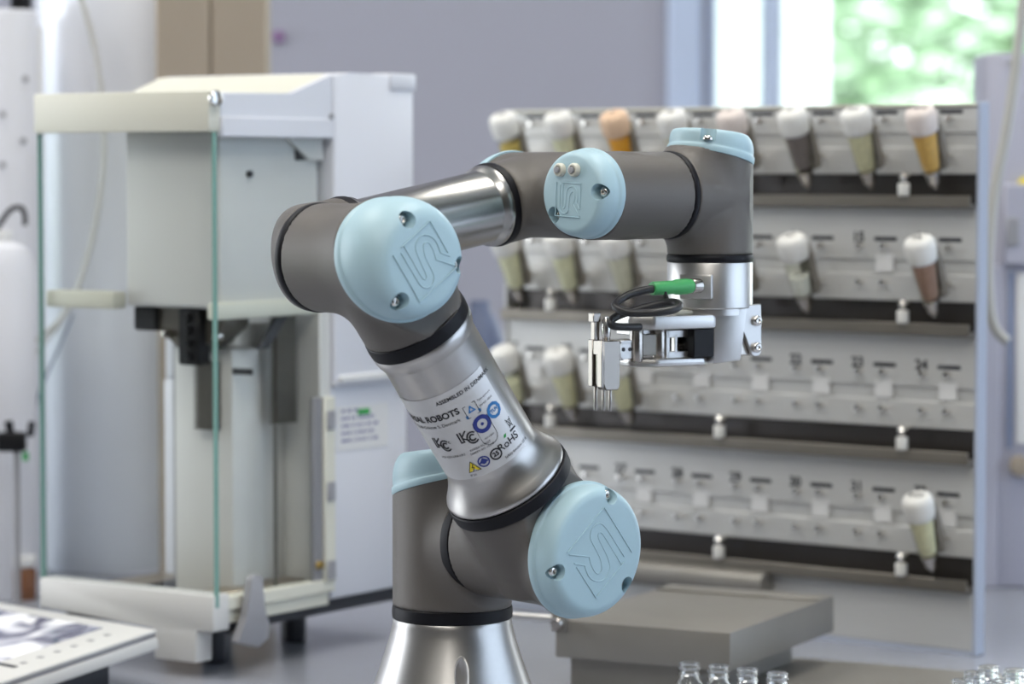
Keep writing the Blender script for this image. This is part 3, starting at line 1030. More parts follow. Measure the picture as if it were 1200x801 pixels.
# finger carrier with two dimples
b = B()
xa, xb = .0615, .0770
zc0, zc1 = zz(422), zz(401)
b.prism([(xa, .0035, zc0 + .0015), (xb - .002, .0035, zc0), (xb, .0035, zc0 + .0022), (xb, .0035, zc1), (xa, .0035, zc1)], (0, .0075, 0), .0004, 1)
b.box((xa, -.008, zc1 - .001), (xb, .0112, zc1 + .0012), .0004, 1)
gb(b, 'finger_carrier', M['satin'])
for xx in (.0698, .0748):
    B().lathe([(0, .0004), (.0011, .0004), (.0014, .0001), (.0014, -.0002)], (xx, .0111, (zc0 + zc1) / 2 + .001), (0, 1, 0), 12).build('dimple', M['dark'], grip)
# knurled adjusting barrel
B().cyl((.0770, .006, zz(423)), (.0770, .006, zz(402)), .0050, seg=20, bev=.001).build('adjusting_barrel', M['steel'], grip)
# finger tip block: two cheeks with a slot
zt0, zt1 = zz(457), zz(399)
b = B()
b.prism([(.0775, .001, zt0 + .003), (.079, .001, zt0), (.0885, .001, zt0), (.0905, .001, zt0 + .004), (.0905, .001, zt1), (.0775, .001, zt1)], (0, .0105, 0), .0006, 1)
gb(b, 'finger_block', M['fingersteel'])
b = B()
b.box((.0898, -.0068, zt0 + .002), (.0918, -.0012, zt1 + .0004), .0004, 1)
b.box((.0898, .0052, zt0 + .002), (.0918, .0112, zt1 + .0004), .0004, 1)
b.box((.0775, -.0068, zt0 + .002), (.0900, .0012, zt1), .0006, 1)
b.box((.0898, -.0012, zz(416)), (.0912, .0052, zt1), .0004, 1)
gb(b, 'finger_cheek', M['fingersteel'])
b = B()
b.box((.0865, -.0055, zt1 - .001), (.0905, -.0005, zz(374)), .0004, 1)
b.box((.0860, -.0065, zz(378)), (.0920, .0005, zz(367)), .0005, 1)
gb(b, 'finger_post', M['fingersteel'])
b = B()
b.lathe([(0, 0), (.0022, 0), (.0030, .004), (.0034, .009), (.0030, .0135), (.0018, .0165), (0, .0172)], (.0835, .0030, zt1 - .001), Z, 20)
gb(b, 'spring_leaf', M['screw'])
for (xx, yy) in ((.0880, -.0035), (.0850, .0020), (.0830, .0075)):
    B().cyl((xx, yy, zz(482)), (xx, yy, zt0 + .002), .00115, seg=12, bev=.0003).build('gripping_pin', M['steel'], grip)
# green plug, collar and cable, strap
P1 = at(811, 335, 1.985); P0_ = at(764, 338, 1.965)
ax = (P1 - P0_).normalized()
Lp = (P1 - P0_).length
B().lathe([(0, 0), (.0042, 0), (.0045, .0006), (.0046, Lp * .45), (.0044, Lp * .50), (.0052, Lp * .60), (.0053, Lp * .85), (.0046, Lp * .98), (0, Lp)], P0_, ax, 24).build('cable_plug', M['green'], robot, off=RO)['label'] = 'green cable plug'
B().cyl(P1 - ax * .001, P1 + ax * .0065, .0050, seg=24, bev=.0005).build('plug_nut', M['steel'], robot, off=RO)
cp = [at(768, 338, 1.966), at(755, 340, 1.962), at(738, 345, 1.957), at(724, 353, 1.950), at(722, 360, 1.942), at(738, 366, 1.935), at(765, 366, 1.932), at(788, 363, 1.936),
      at(796, 358, 1.945), at(790, 354, 1.953), at(772, 356, 1.958), at(745, 363, 1.958), at(724, 370, 1.955), at(715, 377, 1.950), at(720, 382, 1.950), at(735, 383, 1.955), at(750, 383, 1.962)]
B().tube(smooth_path(cp, 6), .00265, 12).build('gripper_cable', M['cable'], robot, off=RO)['label'] = 'black looped cable'
st_ = [at(780, 342, 1.962), at(780.5, 349, 1.960), at(781, 356, 1.955)]
B().tube(st_, [.0008, .0019, .0019], 8).build('cable_strap', M['black'], robot, off=RO)
# ================================================================== SAMPLE RACK (stepped steel panels with tube holders)
RW = 0.4877
ra = math.radians(-38)
R0 = at(1140, 770, 2.45)
e_ = V((math.cos(ra), math.sin(ra), 0))
rack = thing('sample_rack', 'tall brushed steel rack of four numbered rows behind the robot', 'rack', (R0.x - e_.x * RW, R0.y - e_.y * RW, 0), ra)
# local: x from the left (0) to the right (RW); y away from the viewer; z up.  front faces at y = 0
rb_ = lambda w: RW - w
DZ = [0.449, 0.3435, 0.238, 0.1325]
COLX = [RW - (0.0245 + 0.0617 * (8 - k)) for k in range(1, 9)]
# carcass: back plate, side uprights
B().box((0, 0.0135, 0.004), (RW, 0.0165, 0.452), .001, 1).build('back_plate', M['recess'], rack, False)
B().box((RW, -0.002, 0.0), (RW + 0.0035, 0.0135, 0.457), .0008, 1).build('side_upright', M['blueframe'], rack, False)
B().box((-0.0035, -0.002, 0.0), (0.0, 0.0165, 0.452), .0008, 1).build('side_upright', M['panel'], rack, False)
# shared small pieces
PEG = B().lathe([(0, 0), (.0016, 0), (.0016, -.006), (.0026, -.0062), (.0030, -.0072), (.0027, -.0090), (0, -.0096)], (0, 0, 0), (0, 1, 0), 12)
PEG = PEG.mesh('peg', M['screw'])
DASH = B().box((-.0108, -.0006, -.0017), (.0108, .001, .0017), .0002, 1).mesh('slot_mark', M['dark'], False)
TAB = B().box((-.0085, -.0008, -.011), (.0085, .0005, .004), .0004, 1).mesh('white_tab', M['white'], False)
def lettering(name, txt, size, m, parent, mtx, bold=0.0, thick=0.0003):
    co, fs = text_mesh(txt, size, bold)
    b = B()
    b._new([(p.x, 0, p.y) for p in co], fs)
    return link(name, b.mesh(name, m, False), parent, mtx)
num = 0
for r_, zk in enumerate(DZ):
    top = 0.4545 if r_ == 0 else zk + 0.028
    bot = zk - 0.0515
    b = B()
    b.box((0.0, 0.0, zk - 0.0175), (RW, 0.006, top), .0007, 1)          # upper strip
    zg1 = zk - 0.0175
    b.box((0.0, 0.0, bot), (RW, 0.006, zk - 0.0290), .0007, 1)
    b.box((0.0, 0.0022, zk - 0.0300), (RW, 0.0062, zg1 + .0005), 0, 1)                          # the groove between
    pn = b.build('row_panel', M['panel'], rack, False)
    if r_ == 0:
        B().box((0, -.0015, top - .001), (RW, 0.0165, top + .0012), .0005, 1).build('top_edge', M['cream'], rack, False)
    B().box((0, 0.0, top - .003), (RW, 0.0135, top - .001), 0, 1).build('row_shelf', M['panel'], rack, False)
    # trough and lip under the row
    b = B()
    b.box((0, -0.012, zk - 0.078), (RW, -0.0095, zk - 0.069), .0005, 1)
    b.box((0, -0.012, zk - 0.079), (RW, 0.0135, zk - 0.0765), .0004, 1)
    tr = b.build('drip_trough', M['trough'], rack, False)
    for k in range(8):
        num += 1
        x = COLX[k]
        link('slot_mark', DASH, pn, Matrix.Translation((x, 0, zk)))
        lettering('number', str(num), .0120, M['dark'], pn, Matrix.Translation((x - .0262, -.0006, zk + .0010)), .0003)
        occ = (r_, k) in {(0, i) for i in range(8)} | {(1, 0), (1, 1), (1, 2), (1, 4), (1, 5), (1, 7), (2, 0), (2, 1), (2, 2), (3, 7)}
        if not occ or True:
            link('peg', PEG, pn, Matrix.Translation((x + .001, 0, zk - .0060)))
            link('peg', PEG, pn, Matrix.Translation((x - .0225, 0, zk - .0060)))
            link('peg', PEG, pn, Matrix.Translation((x + .001, 0, zk - .0365)))
            link('peg', PEG, pn, Matrix.Translation((x - .0225, 0, zk - .0365)))
        if r_ >= 2 or (r_, k) == (1, 6):
            link('white_tab', TAB, pn, Matrix.Translation((x - .001, 0.0005, zk - .0165)))
    for w in (0.062, 0.245, 0.43):
        b = B()
        b.lathe([(0, .0045), (.0028, .0035), (.0043, .0), (.0028, -.0035), (0, -.0045)], (RW - w, -.012, zk - .0535), Z, 16)
        kn = b.build('drain_knob', M['screw'], rack)
        B().cyl((RW - w, -.012, zk - .0695), (RW - w, -.012, zk - .0585), .0050, seg=16, bev=.0012).build('knob_stem', M['frost'], kn)
        B().cyl((RW - w, -.012, zk - .0540), (RW - w, .004, zk - .0500), .0016, seg=8).build('knob_pin', M['screw'], kn)
# bottom skirt
b = B()
b.box((0, -0.002, 0.004), (RW, 0.004, 0.0520), .0008, 1)
b.build('lower_panel', M['panel'], rack, False)
B().lathe([(0, 0), (.011, 0), (.011, RW * .60), (0, RW * .60)], (0.0, -.012, 0.0440), (1, 0, 0), 24).build('rolled_edge', M['warmgrey'], rack)
B().box((0, -.003, .0), (RW, .02, .004)).build('foot_strip', M['blueframe'], rack, False)
RM = Matrix.Translation(rack.location) @ Matrix.Rotation(ra, 4, 'Z')

# ---- the sample tubes, each clipped in its place
def powder(name, col, rough=.8, n=.25):
    return mat(name, col, rough, noise=n, nscale=180, bump=.4, bscale=300)
PW = {'olive': powder('olive_powder', (0.675, 0.513, 0.162)), 'cream': powder('cream_powder', (0.810, 0.783, 0.594)), 'orange': powder('orange_liquid', (0.900, 0.405, 0.027), .3, .05),
      'clear': powder('pale_powder', (0.702, 0.675, 0.581)), 'red': powder('red_orange_powder', (0.900, 0.324, 0.162)), 'violet': powder('grey_violet_powder', (0.203, 0.169, 0.176)),
      'straw': powder('straw_powder', (0.675, 0.634, 0.446)), 'amber': powder('amber_powder', (0.702, 0.419, 0.121)), 'brown': powder('brown_powder', (0.338, 0.203, 0.162)),
      'white': powder('white_powder', (0.891, 0.891, 0.864)), 'yellow': powder('yellow_powder', (0.837, 0.621, 0.135)), 'sand': powder('sand_powder', (0.756, 0.716, 0.513))}
gl_m = mat('tube_glass', (.93, .95, .90), 0.04, trans=1.0, ior=1.20)
gl_m = glassy('tube_glass_thin', (.965, .97, .94))
TL = 0.060
def tube_meshes():
    g = B().lathe([(.0108, .043), (.0106, .036), (.0088, .014), (.0080, .008), (.0066, .0045), (.0058, .0045), (.0072, .0085), (.0081, .0145), (.0099, .036), (.0101, .043)], seg=28).mesh('tube_body', gl_m)
    c = B().lathe([(0, .0636), (.0050, .0634), (.0088, .0628), (.0112, .0616), (.0126, .0595), (.0132, .0565), (.0132, .0520), (.0126, .0455), (.0120, .0425), (.0108, .0414), (0, .0414)], seg=32).mesh('cap', M['frost'])
    v = B().lathe([(0, -.0085), (.0016, -.0082), (.0022, -.0060), (.0044, -.0048), (.0056, -.0022), (.0056, .0010), (.0068, .003), (.0074, .0075), (0, .0085)], seg=20).mesh('valve_tip', M['steel'])
    cl = B()
    cl.box((-.0055, .0105, .004), (.0055, .0120, .048), .0005, 1)
    cl.box((-.0090, .0035, .010), (-.0075, .0120, .016), .0003, 1)
    cl.box((.0085, .0020, .010), (.0100, .0120, .016), .0003, 1)
    cl.box((.0035, .0105, .030), (.0080, .0150, .050), .0006, 1)
    cl.box((.0095, .0030, .008), (.0125, .0105, .046), .0010, 1)  # dark bar added to stand for the shade right of the tube
    cl = cl.mesh('clip_and_shade', M['trough'], False)
    return g, c, v, cl
TG, TC, TV, TCL = tube_meshes()
TCO = TC.copy(); TCO.materials.clear(); TCO.materials.append(M['frosto'])
TCP = TC.copy(); TCP.materials.clear(); TCP.materials.append(M['frostp'])
def content(name, col, lo, hi):
    def rr(z):
        return .0078 + (.0099 - .0080) * (z - .0145) / (.036 - .0145) if z > .012 else .0070
    return B().lathe([(0, lo), (rr(lo) * .8, lo), (rr(lo), lo + .002), (rr(hi), hi), (rr(hi) * .6, hi + .0010), (0, hi + .0006)], seg=24).mesh(name, PW[col])
def sample_tube(row, col, colour, label, lo=.0085, hi=.041, cap=None, scrawl=None, second=None):
    p = RM @ V((COLX[col] - .0065, -.0165, DZ[row] - .0555))
    t = thing('sample_tube', label, 'sample tube', p, 0, 'capped sample tubes on the rack')
    t.rotation_euler = (Matrix.Rotation(ra, 3, 'Z') @ Matrix.Rotation(math.radians(23), 3, 'X')).to_euler()
    link('tube_body', TG, t)
    link('content', content('content', colour, lo, hi), t)
    if second:
        link('content', content('content', second[0], second[1], second[2]), t)
    link('cap', cap or TC, t)
    link('valve_tip', TV, t)
    link('clip_and_shade', TCL, t)
    if scrawl:
        co, fs = text_mesh(scrawl, .0085, .0002)
        b = B(); b._new([(q.x, q.y - .001, .0640 - q.x * q.x * 8 - (q.y - .001) ** 2 * 8) for q in co], fs)
        link('handwriting', b.mesh('handwriting', M['dark'], False), t)
    return t
sample_tube(0, 0, 'olive', 'sample tube with olive yellow content, first of the top row', hi=.034, scrawl='24')
sample_tube(0, 1, 'cream', 'sample tube with cream content, second of the top row', scrawl='17')
sample_tube(0, 2, 'orange', 'sample tube with bright orange content and orange-tinted cap', cap=TCO, scrawl='9')
sample_tube(0, 3, 'clear', 'sample tube with pale cap, just left of the wrist cap on the top row', scrawl='18')
sample_tube(0, 4, 'red', 'sample tube with red-orange content half behind the wrist cap', cap=TCP, scrawl='F')
sample_tube(0, 5, 'violet', 'sample tube with dark grey-violet powder on the top row', lo=.010, scrawl='C')
sample_tube(0, 6, 'straw', 'sample tube with straw-coloured powder, second from the right on the top row', scrawl='K2')
sample_tube(0, 7, 'amber', 'sample tube with amber brown powder at the right end of the top row', cap=TCP, scrawl='NaC')
sample_tube(1, 0, 'cream', 'leftmost sample tube of the second row, under the silver forearm')
sample_tube(1, 1, 'cream', 'sample tube with full cream content, second of the second row')
sample_tube(1, 2, 'clear', 'sample tube with pale content right below the round cap with two plugs')
sample_tube(1, 4, 'yellow', 'sample tube with a yellow streak just right of the tool flange', hi=.02)
sample_tube(1, 5, 'white', 'sample tube with white powder low in a clear body, second row', hi=.026, scrawl='-C')
sample_tube(1, 7, 'brown', 'sample tube with brown powder at the right end of the second row', scrawl='Ca')
sample_tube(2, 0, 'cream', 'leftmost sample tube of the third row, beside the upper arm tube', hi=.030)
sample_tube(2, 1, 'sand', 'sample tube with sand-coloured content left of the gripper pins', scrawl='3')
sample_tube(2, 2, 'sand', 'sample tube with sand-coloured content behind the gripper finger')
sample_tube(3, 7, 'sand', 'single sample tube with written-on white cap on the lowest row', scrawl='KCl')

# ================================================================== GREY BLOCK, its plate and rod
ga = math.radians(-27)
G0 = at(856, 741, 2.20)
blk = thing('steel_block', 'flat grey metal box with raised rim in front of the rack', 'box', (G0.x, G0.y, 0), ga)
# local x to the right along the front-left face; the near corner is the origin
GZ = G0.z
b = B()
b.box((-.145, 0, GZ - .029), (0, .215, GZ), .0012, 2)
b.build('block_body', M['warmgrey'], blk)
b = B()
b.box((-.143, .182, GZ), (-.002, .186, GZ + .0018), .0005, 1)
b.box((-.143, .186, GZ), (-.002, .213, GZ + .0010), .0005, 1)
b.build('rim_strip', M['warmgrey'], blk)
B().box((-.138, .012, .004), (-.030, .20, GZ - .029), .001, 1).build('block_foot', M['warmgrey'], blk)
# rod with clamp at the left
b = B()
RODZ = at(640, 743, 2.2).z
b.cyl((-.190, .012, RODZ), (-.142, .012, RODZ), .0028, seg=16)
b.build('guide_rod', M['satin'], blk)
B().box((-.1475, -.002, RODZ - .008), (-.1350, .004, RODZ + .008), .001, 1).build('rod_clamp', M['warmgrey'], blk)
B().lathe([(0, -.010), (.004, -.0098), (.0052, -.008), (.0052, -.004), (.004, -.002), (0, -.002)], (-.1400, .0, RODZ - .001), (0, 1, 0), 20).build('clamp_screw', M['steel'], blk)
plate = thing('base_plate', 'low dark steel plate lying on the bench under the grey box', 'plate', (G0.x, G0.y, 0), ga)
B().box((-.10, .045, 0), (.22, .228, .0038), .001, 1).build('plate_body', M['warmgrey'], plate)
# ================================================================== ANALYTICAL BALANCE
D0 = at(250, 742, 2.33)
wl = V((-.82, .572, 0))                    # direction of the front face, receding left
yaw = math.atan2(.572, -.82) + PI          # local +x = opposite of wl (towards the near corner)
bal = thing('analytical_balance', 'cream and white analytical balance with a glass draft shield', 'balance', (D0.x, D0.y, 0), yaw)
# local: origin at the near corner, x<0 towards the left end of the front, y>0 towards the back
c_, s_ = math.cos(yaw), math.sin(yaw)
FW, DS, DH = 0.187, 0.150, 0.262           # front width, draft shield depth, total depth
def zf(y): return at(248, y, 2.33).z
ZL0, ZL1 = zf(154), zf(106)
ZB1, ZB0 = zf(698), zf(741)
def bb(b, name, m, p=None, **k): return b.build(name, m, p or bal, **k)
# base: white front bar with a stepped foot
b = B()
b.prism([(-FW, 0, ZB0 + .004), (-FW, 0, ZB1), (0, 0, ZB1), (0, 0, ZB0), (-.018, 0, ZB0), (-.018, 0, ZB0 - .0), (-.018, 0, ZB0 - .026), (-.062, 0, ZB0 - .026), (-.062, 0, ZB0 + .0)], (0, .020, 0), .0015, 2)
bb(b, 'front_bar', M['offwhite'])
b = B()
b.box((-.012, .018, ZB1 - .014), (0, DS + .005, ZB1 - .003), .001, 1)
b.box((-.012, .018, ZB0 + .004), (-.003, DS, ZB1 - .012), .001, 1)
bb(b, 'side_rail', M['cream'])
B().box((-FW, .02, ZB1 - .024), (-.012, DS, ZB1 - .012), .001, 1).build('weighing_chamber_floor', M['pan'], bal)
B().box((-FW + .01, .02, ZB0 - .004), (-.008, DH, .046), .001, 1).build('chassis', M['dark'], bal)
for x_ in (-.075, -FW + .03):
    B().cyl((x_, DH - .07, 0), (x_, DH - .07, ZB0), .011, seg=20, bev=.001).build('levelling_foot', M['dark'], bal)
B().cyl((-.060, .07, 0), (-.060, .07, ZB0 - .002), .010, seg=20, bev=.001).build('levelling_foot', M['dark'], bal)
# weighing pan grid
b = B()
for k in range(7):
    b.box((-.135 + .012 * k, .055, ZB1 - .012), (-.131 + .012 * k, .120, ZB1 - .0095), .0005, 1)
b.cyl((-.10, .088, ZB1 - .012), (-.10, .088, ZB1 - .006), .022, seg=32, bev=.001)
bb(b, 'weighing_pan', M['dark'])
b = B().box((-.040, .024, ZB1 - .012), (-.014, .135, ZB1 - .002), .002, 1)
bb(b, 'drip_tray', M['pan'])
# grey door latch at the near corner
b = B()
lx = .0035
b.prism([(lx, .034, ZB1 + .010), (lx, .038, ZB1 + .013), (lx, .046, ZB1 + .013), (lx, .050, ZB1 + .010), (lx, .050, ZB1 - .018), (lx, .058, ZB1 - .028), (lx, .056, ZB1 - .040), (lx, .044, ZB1 - .046), (lx, .016, ZB1 - .038), (lx, .030, ZB1 - .020)], (.007, 0, 0), .0018, 2)
bb(b, 'door_latch', M['grey'])
# lid: cream fascia, side cheek, slanted roof
b = B().box((-FW, -.002, ZL0), (0, .012, ZL1), .0015, 2)
bb(b, 'top_fascia', M['cream'])
b = B()
yb = .153
b.prism([(0, .012, ZL0 + .006), (0, .012, ZL1 - .001), (0, .100, ZL1 - .001), (0, yb, ZL1 + .0175), (0, yb, ZL0 + .006)], (-.006, 0, 0), .001, 1)
bb(b, 'side_cheek', M['coolwhite'])
b = B().box((-.004, .012, ZL0 - .004), (.002, yb, ZL0 + .012), .001, 1)
bb(b, 'door_rail', M['coolwhite'])
b = B()
b.prism([(-.006, .010, ZL1 - .003), (-.006, .100, ZL1 - .002), (-.006, .153, ZL1 + .017), (-.006, .153, ZL1 + .013), (-.006, .100, ZL1 - .008), (-.006, .010, ZL1 - .008)], (-FW + .006, 0, 0), 0, 1)
bb(b, 'roof_panel', M['cream'])
B().cyl((-.0005, .004, ZL1 - .006), (.0045, .004, ZL1 - .006), .0062, seg=20, bev=.001).build('hinge_screw', M['screw'], bal)
B().lathe([(0, 0), (.0022, 0), (.0022, .002), (0, .002)], (.0005, .150, ZL0 + .014), (1, 0, 0), 12).build('hinge_screw', M['grey'], bal)
# rear housing
zr1 = ZL1 + .0175
b = B()
b.prism([(.002, yb, .222), (.002, yb, zr1), (.002, .175, zr1 + .001), (.002, DH, zr1 + .0005), (.002, DH, .222)], (-FW, 0, 0), .003, 3)
bb(b, 'rear_housing', M['coolwhite'])
b = B().box((-FW, yb + .001, .046), (-.004, DH - .003, .222), .002, 2)
bb(b, 'rear_lower_housing', M['coolwhite'])
B().box((-.0035, yb + .004, .226), (.0050, DH - .002, .232), .001, 1).build('side_ledge', M['white'], bal)
B().box((-.02, DH - .035, zr1 - .012), (.0040, DH + .001, zr1 + .0020), .002, 2).build('handle_cap', M['coolwhite'], bal)
# label on the lower housing side
sl = B().box((-.0045, .162, .168), (-.0034, .232, .205), .0003, 1).build('side_label', M['white'], bal, False)
gsl = B().box((-.0035, .190, .197), (-.0030, .206, .2015), .0001, 1).build('green_marking', M['inkgreen'], sl, False)
b = B()
rnd = random.Random(5)
for r in range(5):
    y = .168
    while y < .212:
        w_ = rnd.uniform(.002, .006)
        if not (r == 0 and y > .186):
            b.box((-.0035, y, (.200 - r * .0062)), (-.0032, y + w_, (.2025 - r * .0062)))
        y += w_ + rnd.uniform(.001, .004)
b.build('label_print', mat('faded_blue_print', (.22, .21, .36), .6), sl, False)
# dosing head block hanging in the chamber
zh0 = at(250, 368, 2.36).z
b = B()
b.prism([(-.112, .024, zh0 + .004), (-.112, .024, ZL0 + .002), (-.112, .150, ZL0 + .002), (-.112, .150, zh0 + .010), (-.112, .06, zh0 + .004)], (.100, 0, 0), .004, 3)
bb(b, 'dosing_head', M['offwhite'])
b = B().box((-.0135, .010, zh0 - .004), (-.004, .148, zh0 + .0095), .002, 2)
bb(b, 'chamber_rail', M['cream'])
b = B().box((-FW + .001, .009, zh0 + .002), (-.112, .026, zh0 + .016), .002, 2)
bb(b, 'chamber_rail', M['cream'])
B().box((-.0125, .118, ZL0 - .022), (-.0100, .132, ZL0 - .001), .001, 1).build('sensor_block', M['dark'], bal)
b = B()
b.prism([(-.0115, .105, ZL0 - .004), (-.0115, .150, ZL0 - .004), (-.0115, .150, ZL0 - .022), (-.0115, .132, ZL0 - .022)], (.004, 0, 0), .0005, 1)
bb(b, 'gusset', M['offwhite'])
B().cyl((-.012, .060, ZL0 - .033), (-.009, .060, ZL0 - .033), .0028, seg=12).build('set_screw', M['dark'], bal)
# mechanism under the head
def yz(y, dpt=2.38): return at(250, y, dpt).z
b = B()
b.prism([(-.108, .040, zh0 + .004), (-.020, .040, zh0 + .004), (-.020, .040, zh0 - .010), (-.050, .040, zh0 - .034), (-.070, .040, zh0 - .030), (-.092, .040, zh0 - .012), (-.108, .040, zh0 - .012)], (0, .030, 0), .001, 1)
bb(b, 'dosing_mechanism', M['darkmetal'])
b = B()
b.box((-.062, .030, zh0 - .042), (-.040, .046, zh0 + .004), .002, 1)
for k in range(4):
    b.cyl((-.051, .026, zh0 - .004 - k * .010), (-.051, .032, zh0 - .004 - k * .010), .004, seg=16)
bb(b, 'drive_chain_block', M['black'])
B().box((-.115, .036, zh0 - .016), (-.090, .060, zh0 + .004), .002, 1).build('motor_cover', M['black'], bal)
for xx in (-.078, -.024):
    B().lathe([(0, .003), (.0028, .002), (.004, 0), (.004, -.004), (0, -.004)], (xx, .034, zh0 - .018), (0, -1, 0), 14).build('ball_screw', M['steel'], bal)
b = B()
b.prism([(-.0150, .070, zh0 - .030), (-.0150, .084, zh0 - .030), (-.0150, .116, zh0 + .002), (-.0150, .100, zh0 + .002)], (.004, 0, 0), .001, 1)
bb(b, 'brace_arm', M['dark'])
# inner back wall, two columns and bellows
b = B()
b.box((-FW + .066, .138, ZB1 - .012), (-.002, .152, zh0 + .01), .001, 1)
bb(b, 'chamber_back_wall', M['offwhite'])
b = B()
b.box((-.092, .060, ZB1 - .010), (-.030, .098, zh0 - .030), .002, 2)
b.box((-.060, .098, ZB1 - .010), (-.040, .140, zh0 - .012), .002, 2)
bb(b, 'lift_column', M['offwhite'])
B().box((-.138, .110, ZB1 - .010), (-.128, .150, zh0 - .010), .001, 1).build('column_edge', M['grey'], bal)
def bellows(x0, x1, y0, y1, z0, z1, n):
    b = B()
    for k in range(n):
        za = z0 + (z1 - z0) * k / n
        zb2 = z0 + (z1 - z0) * (k + .6) / n
        b.box((x0, y0, za), (x1, y1, zb2))
    b.box((x0 + .002, y0 + .002, z0), (x1 - .002, y1, z1))
    o = b.build('bellows', M['darkmetal'], bal, False)
    return o
bellows(-.062, -.042, .050, .060, zh0 - .095, zh0 - .040, 26)
bellows(-.0210, -.0130, .096, .122, zh0 - .092, zh0 - .004, 36)
B().box((-.030, .0595, zh0 - .050), (-.0095, .062, zh0 - .045), .0005, 1).build('slot_mark', M['dark'], bal)
for (yy, z0_, z1_) in ((.092, ZB1 - .008, zh0 - .092),):
    B().cyl((-.012, yy, z0_), (-.012, yy, z1_), .0015, seg=8).build('thin_rod', M['darkmetal'], bal)
# draft shield: front pane, right side pane, left side pane, door frame post with hinges
def pane(a, b_, name='glass_pane'):
    return B().box(a, b_).build(name, M['pane'], bal, False)
pane((-FW + .001, .0030, ZB1 - .010), (-.0015, .0055, ZL0))
pane((-.0035, .0065, ZB1 - .006), (-.0010, DS - .006, ZL0))
pane((-FW, .0065, ZB1 - .006), (-FW + .0025, DS, ZL0))
B().box((-.0014, .0028, ZB1 - .010), (.0006, .0066, ZL0 - .0005)).build('glass_edge', M['glassedge'], bal, False)
B().box((-FW - .0006, .0028, ZB1 - .002), (-FW + .0012, .0070, ZL0 - .0005)).build('glass_edge', M['glassedge'], bal, False)
b = B()
b.box((-.005, DS - .022, ZB1 - .004), (-.001, DS - .010, .215), .0006, 1)
bb(b, 'door_post', M['grey'])
b = B().box((-.006, DS - .010, ZB1 - .006), (.0015, DS + .004, .215), .001, 1)
bb(b, 'door_frame', M['cream'])
for z_ in (.196, .137, .072):
    B().box((-.002, DS - .008, z_ - .008), (.0035, DS + .002, z_ + .008), .001, 1).build('door_hinge', M['grey'], bal)
B().box((-.0030, DS - .020, .074), (.0005, DS - .010, .080), .0005, 1).build('door_stop', mat('brass', (.5, .35, .12), .3, 1.0), bal)

# ================================================================== BALANCE TERMINAL
t0 = at(184, 737, 2.30)                     # far right corner of the terminal top
ty = math.atan2(.572, -.82) + PI
term = thing('touch_terminal', 'white touchscreen terminal tilted on the bench at the lower left', 'terminal', (t0.x, t0.y, 0), ty + D(-10))
zt_ = t0.z
TM = Matrix.Translation((0, 0, zt_)) @ Matrix.Rotation(D(9), 4, 'X')
def tb(b, name, m, p=None, **k):
    b.xform(TM)
    return b.build(name, m, p or term, **k)
tb(B().box((-.240, -.150, -.0030), (0, 0, 0), .0014, 2), 'terminal_top', M['offwhite'])
tb(B().box((-.239, -.149, -.0060), (-.0010, -.001, -.0028), .0008, 1), 'terminal_seam', M['grey'])
tb(B().box((-.240, -.150, -.0160), (0, 0, -.0058), .002, 2), 'terminal_case', M['offwhite'])
B().box((-.23, -.12, 0), (-.020, -.030, zt_ - .018), .003, 2).build('terminal_stand', M['dark'], term)
scr_m = bpy.data.materials.new('screen_picture')
scr_m.use_nodes = True
nt = scr_m.node_tree
pb = nt.nodes['Principled BSDF']
pb.inputs['Roughness'].default_value = .12
tc = nt.nodes.new('ShaderNodeTexCoord')
mp = nt.nodes.new('ShaderNodeMapping')
mp.inputs['Rotation'].default_value = (0, 0, .7)
nt.links.new(tc.outputs['Object'], mp.inputs[0])
wv = nt.nodes.new('ShaderNodeTexNoise')
wv.inputs['Scale'].default_value = 26
wv.inputs['Detail'].default_value = 1
wv.inputs['Distortion'].default_value = 1.2
nt.links.new(mp.outputs[0], wv.inputs['Vector'])
cr = nt.nodes.new('ShaderNodeValToRGB')
el = cr.color_ramp.elements
el[0].position = .40; el[0].color = (.10, .10, .15, 1)
el[1].position = .60; el[1].color = (.78, .78, .80, 1)
e2 = cr.color_ramp.elements.new(.50); e2.color = (.36, .36, .42, 1)
nt.links.new(wv.outputs['Fac'], cr.inputs[0])
nt.links.new(cr.outputs[0], pb.inputs['Base Color'])
nt.links.new(cr.outputs[0], pb.inputs['Emission Color'])
pb.inputs['Emission Strength'].default_value = .30
tb(B().box((-.236, -.118, -.0002), (-.048, -.016, .0004)), 'screen', scr_m, smooth=False)
tb(B().box((-.236, -.118, .0003), (-.078, -.100, .0007)), 'screen_bar', M['inkblue'], smooth=False)
for k in range(6):
    tb(B().box((-.030, -.110 + k * .016, .0), (-.024, -.106 + k * .016, .0003)), 'key_icon', M['grey'], smooth=False)
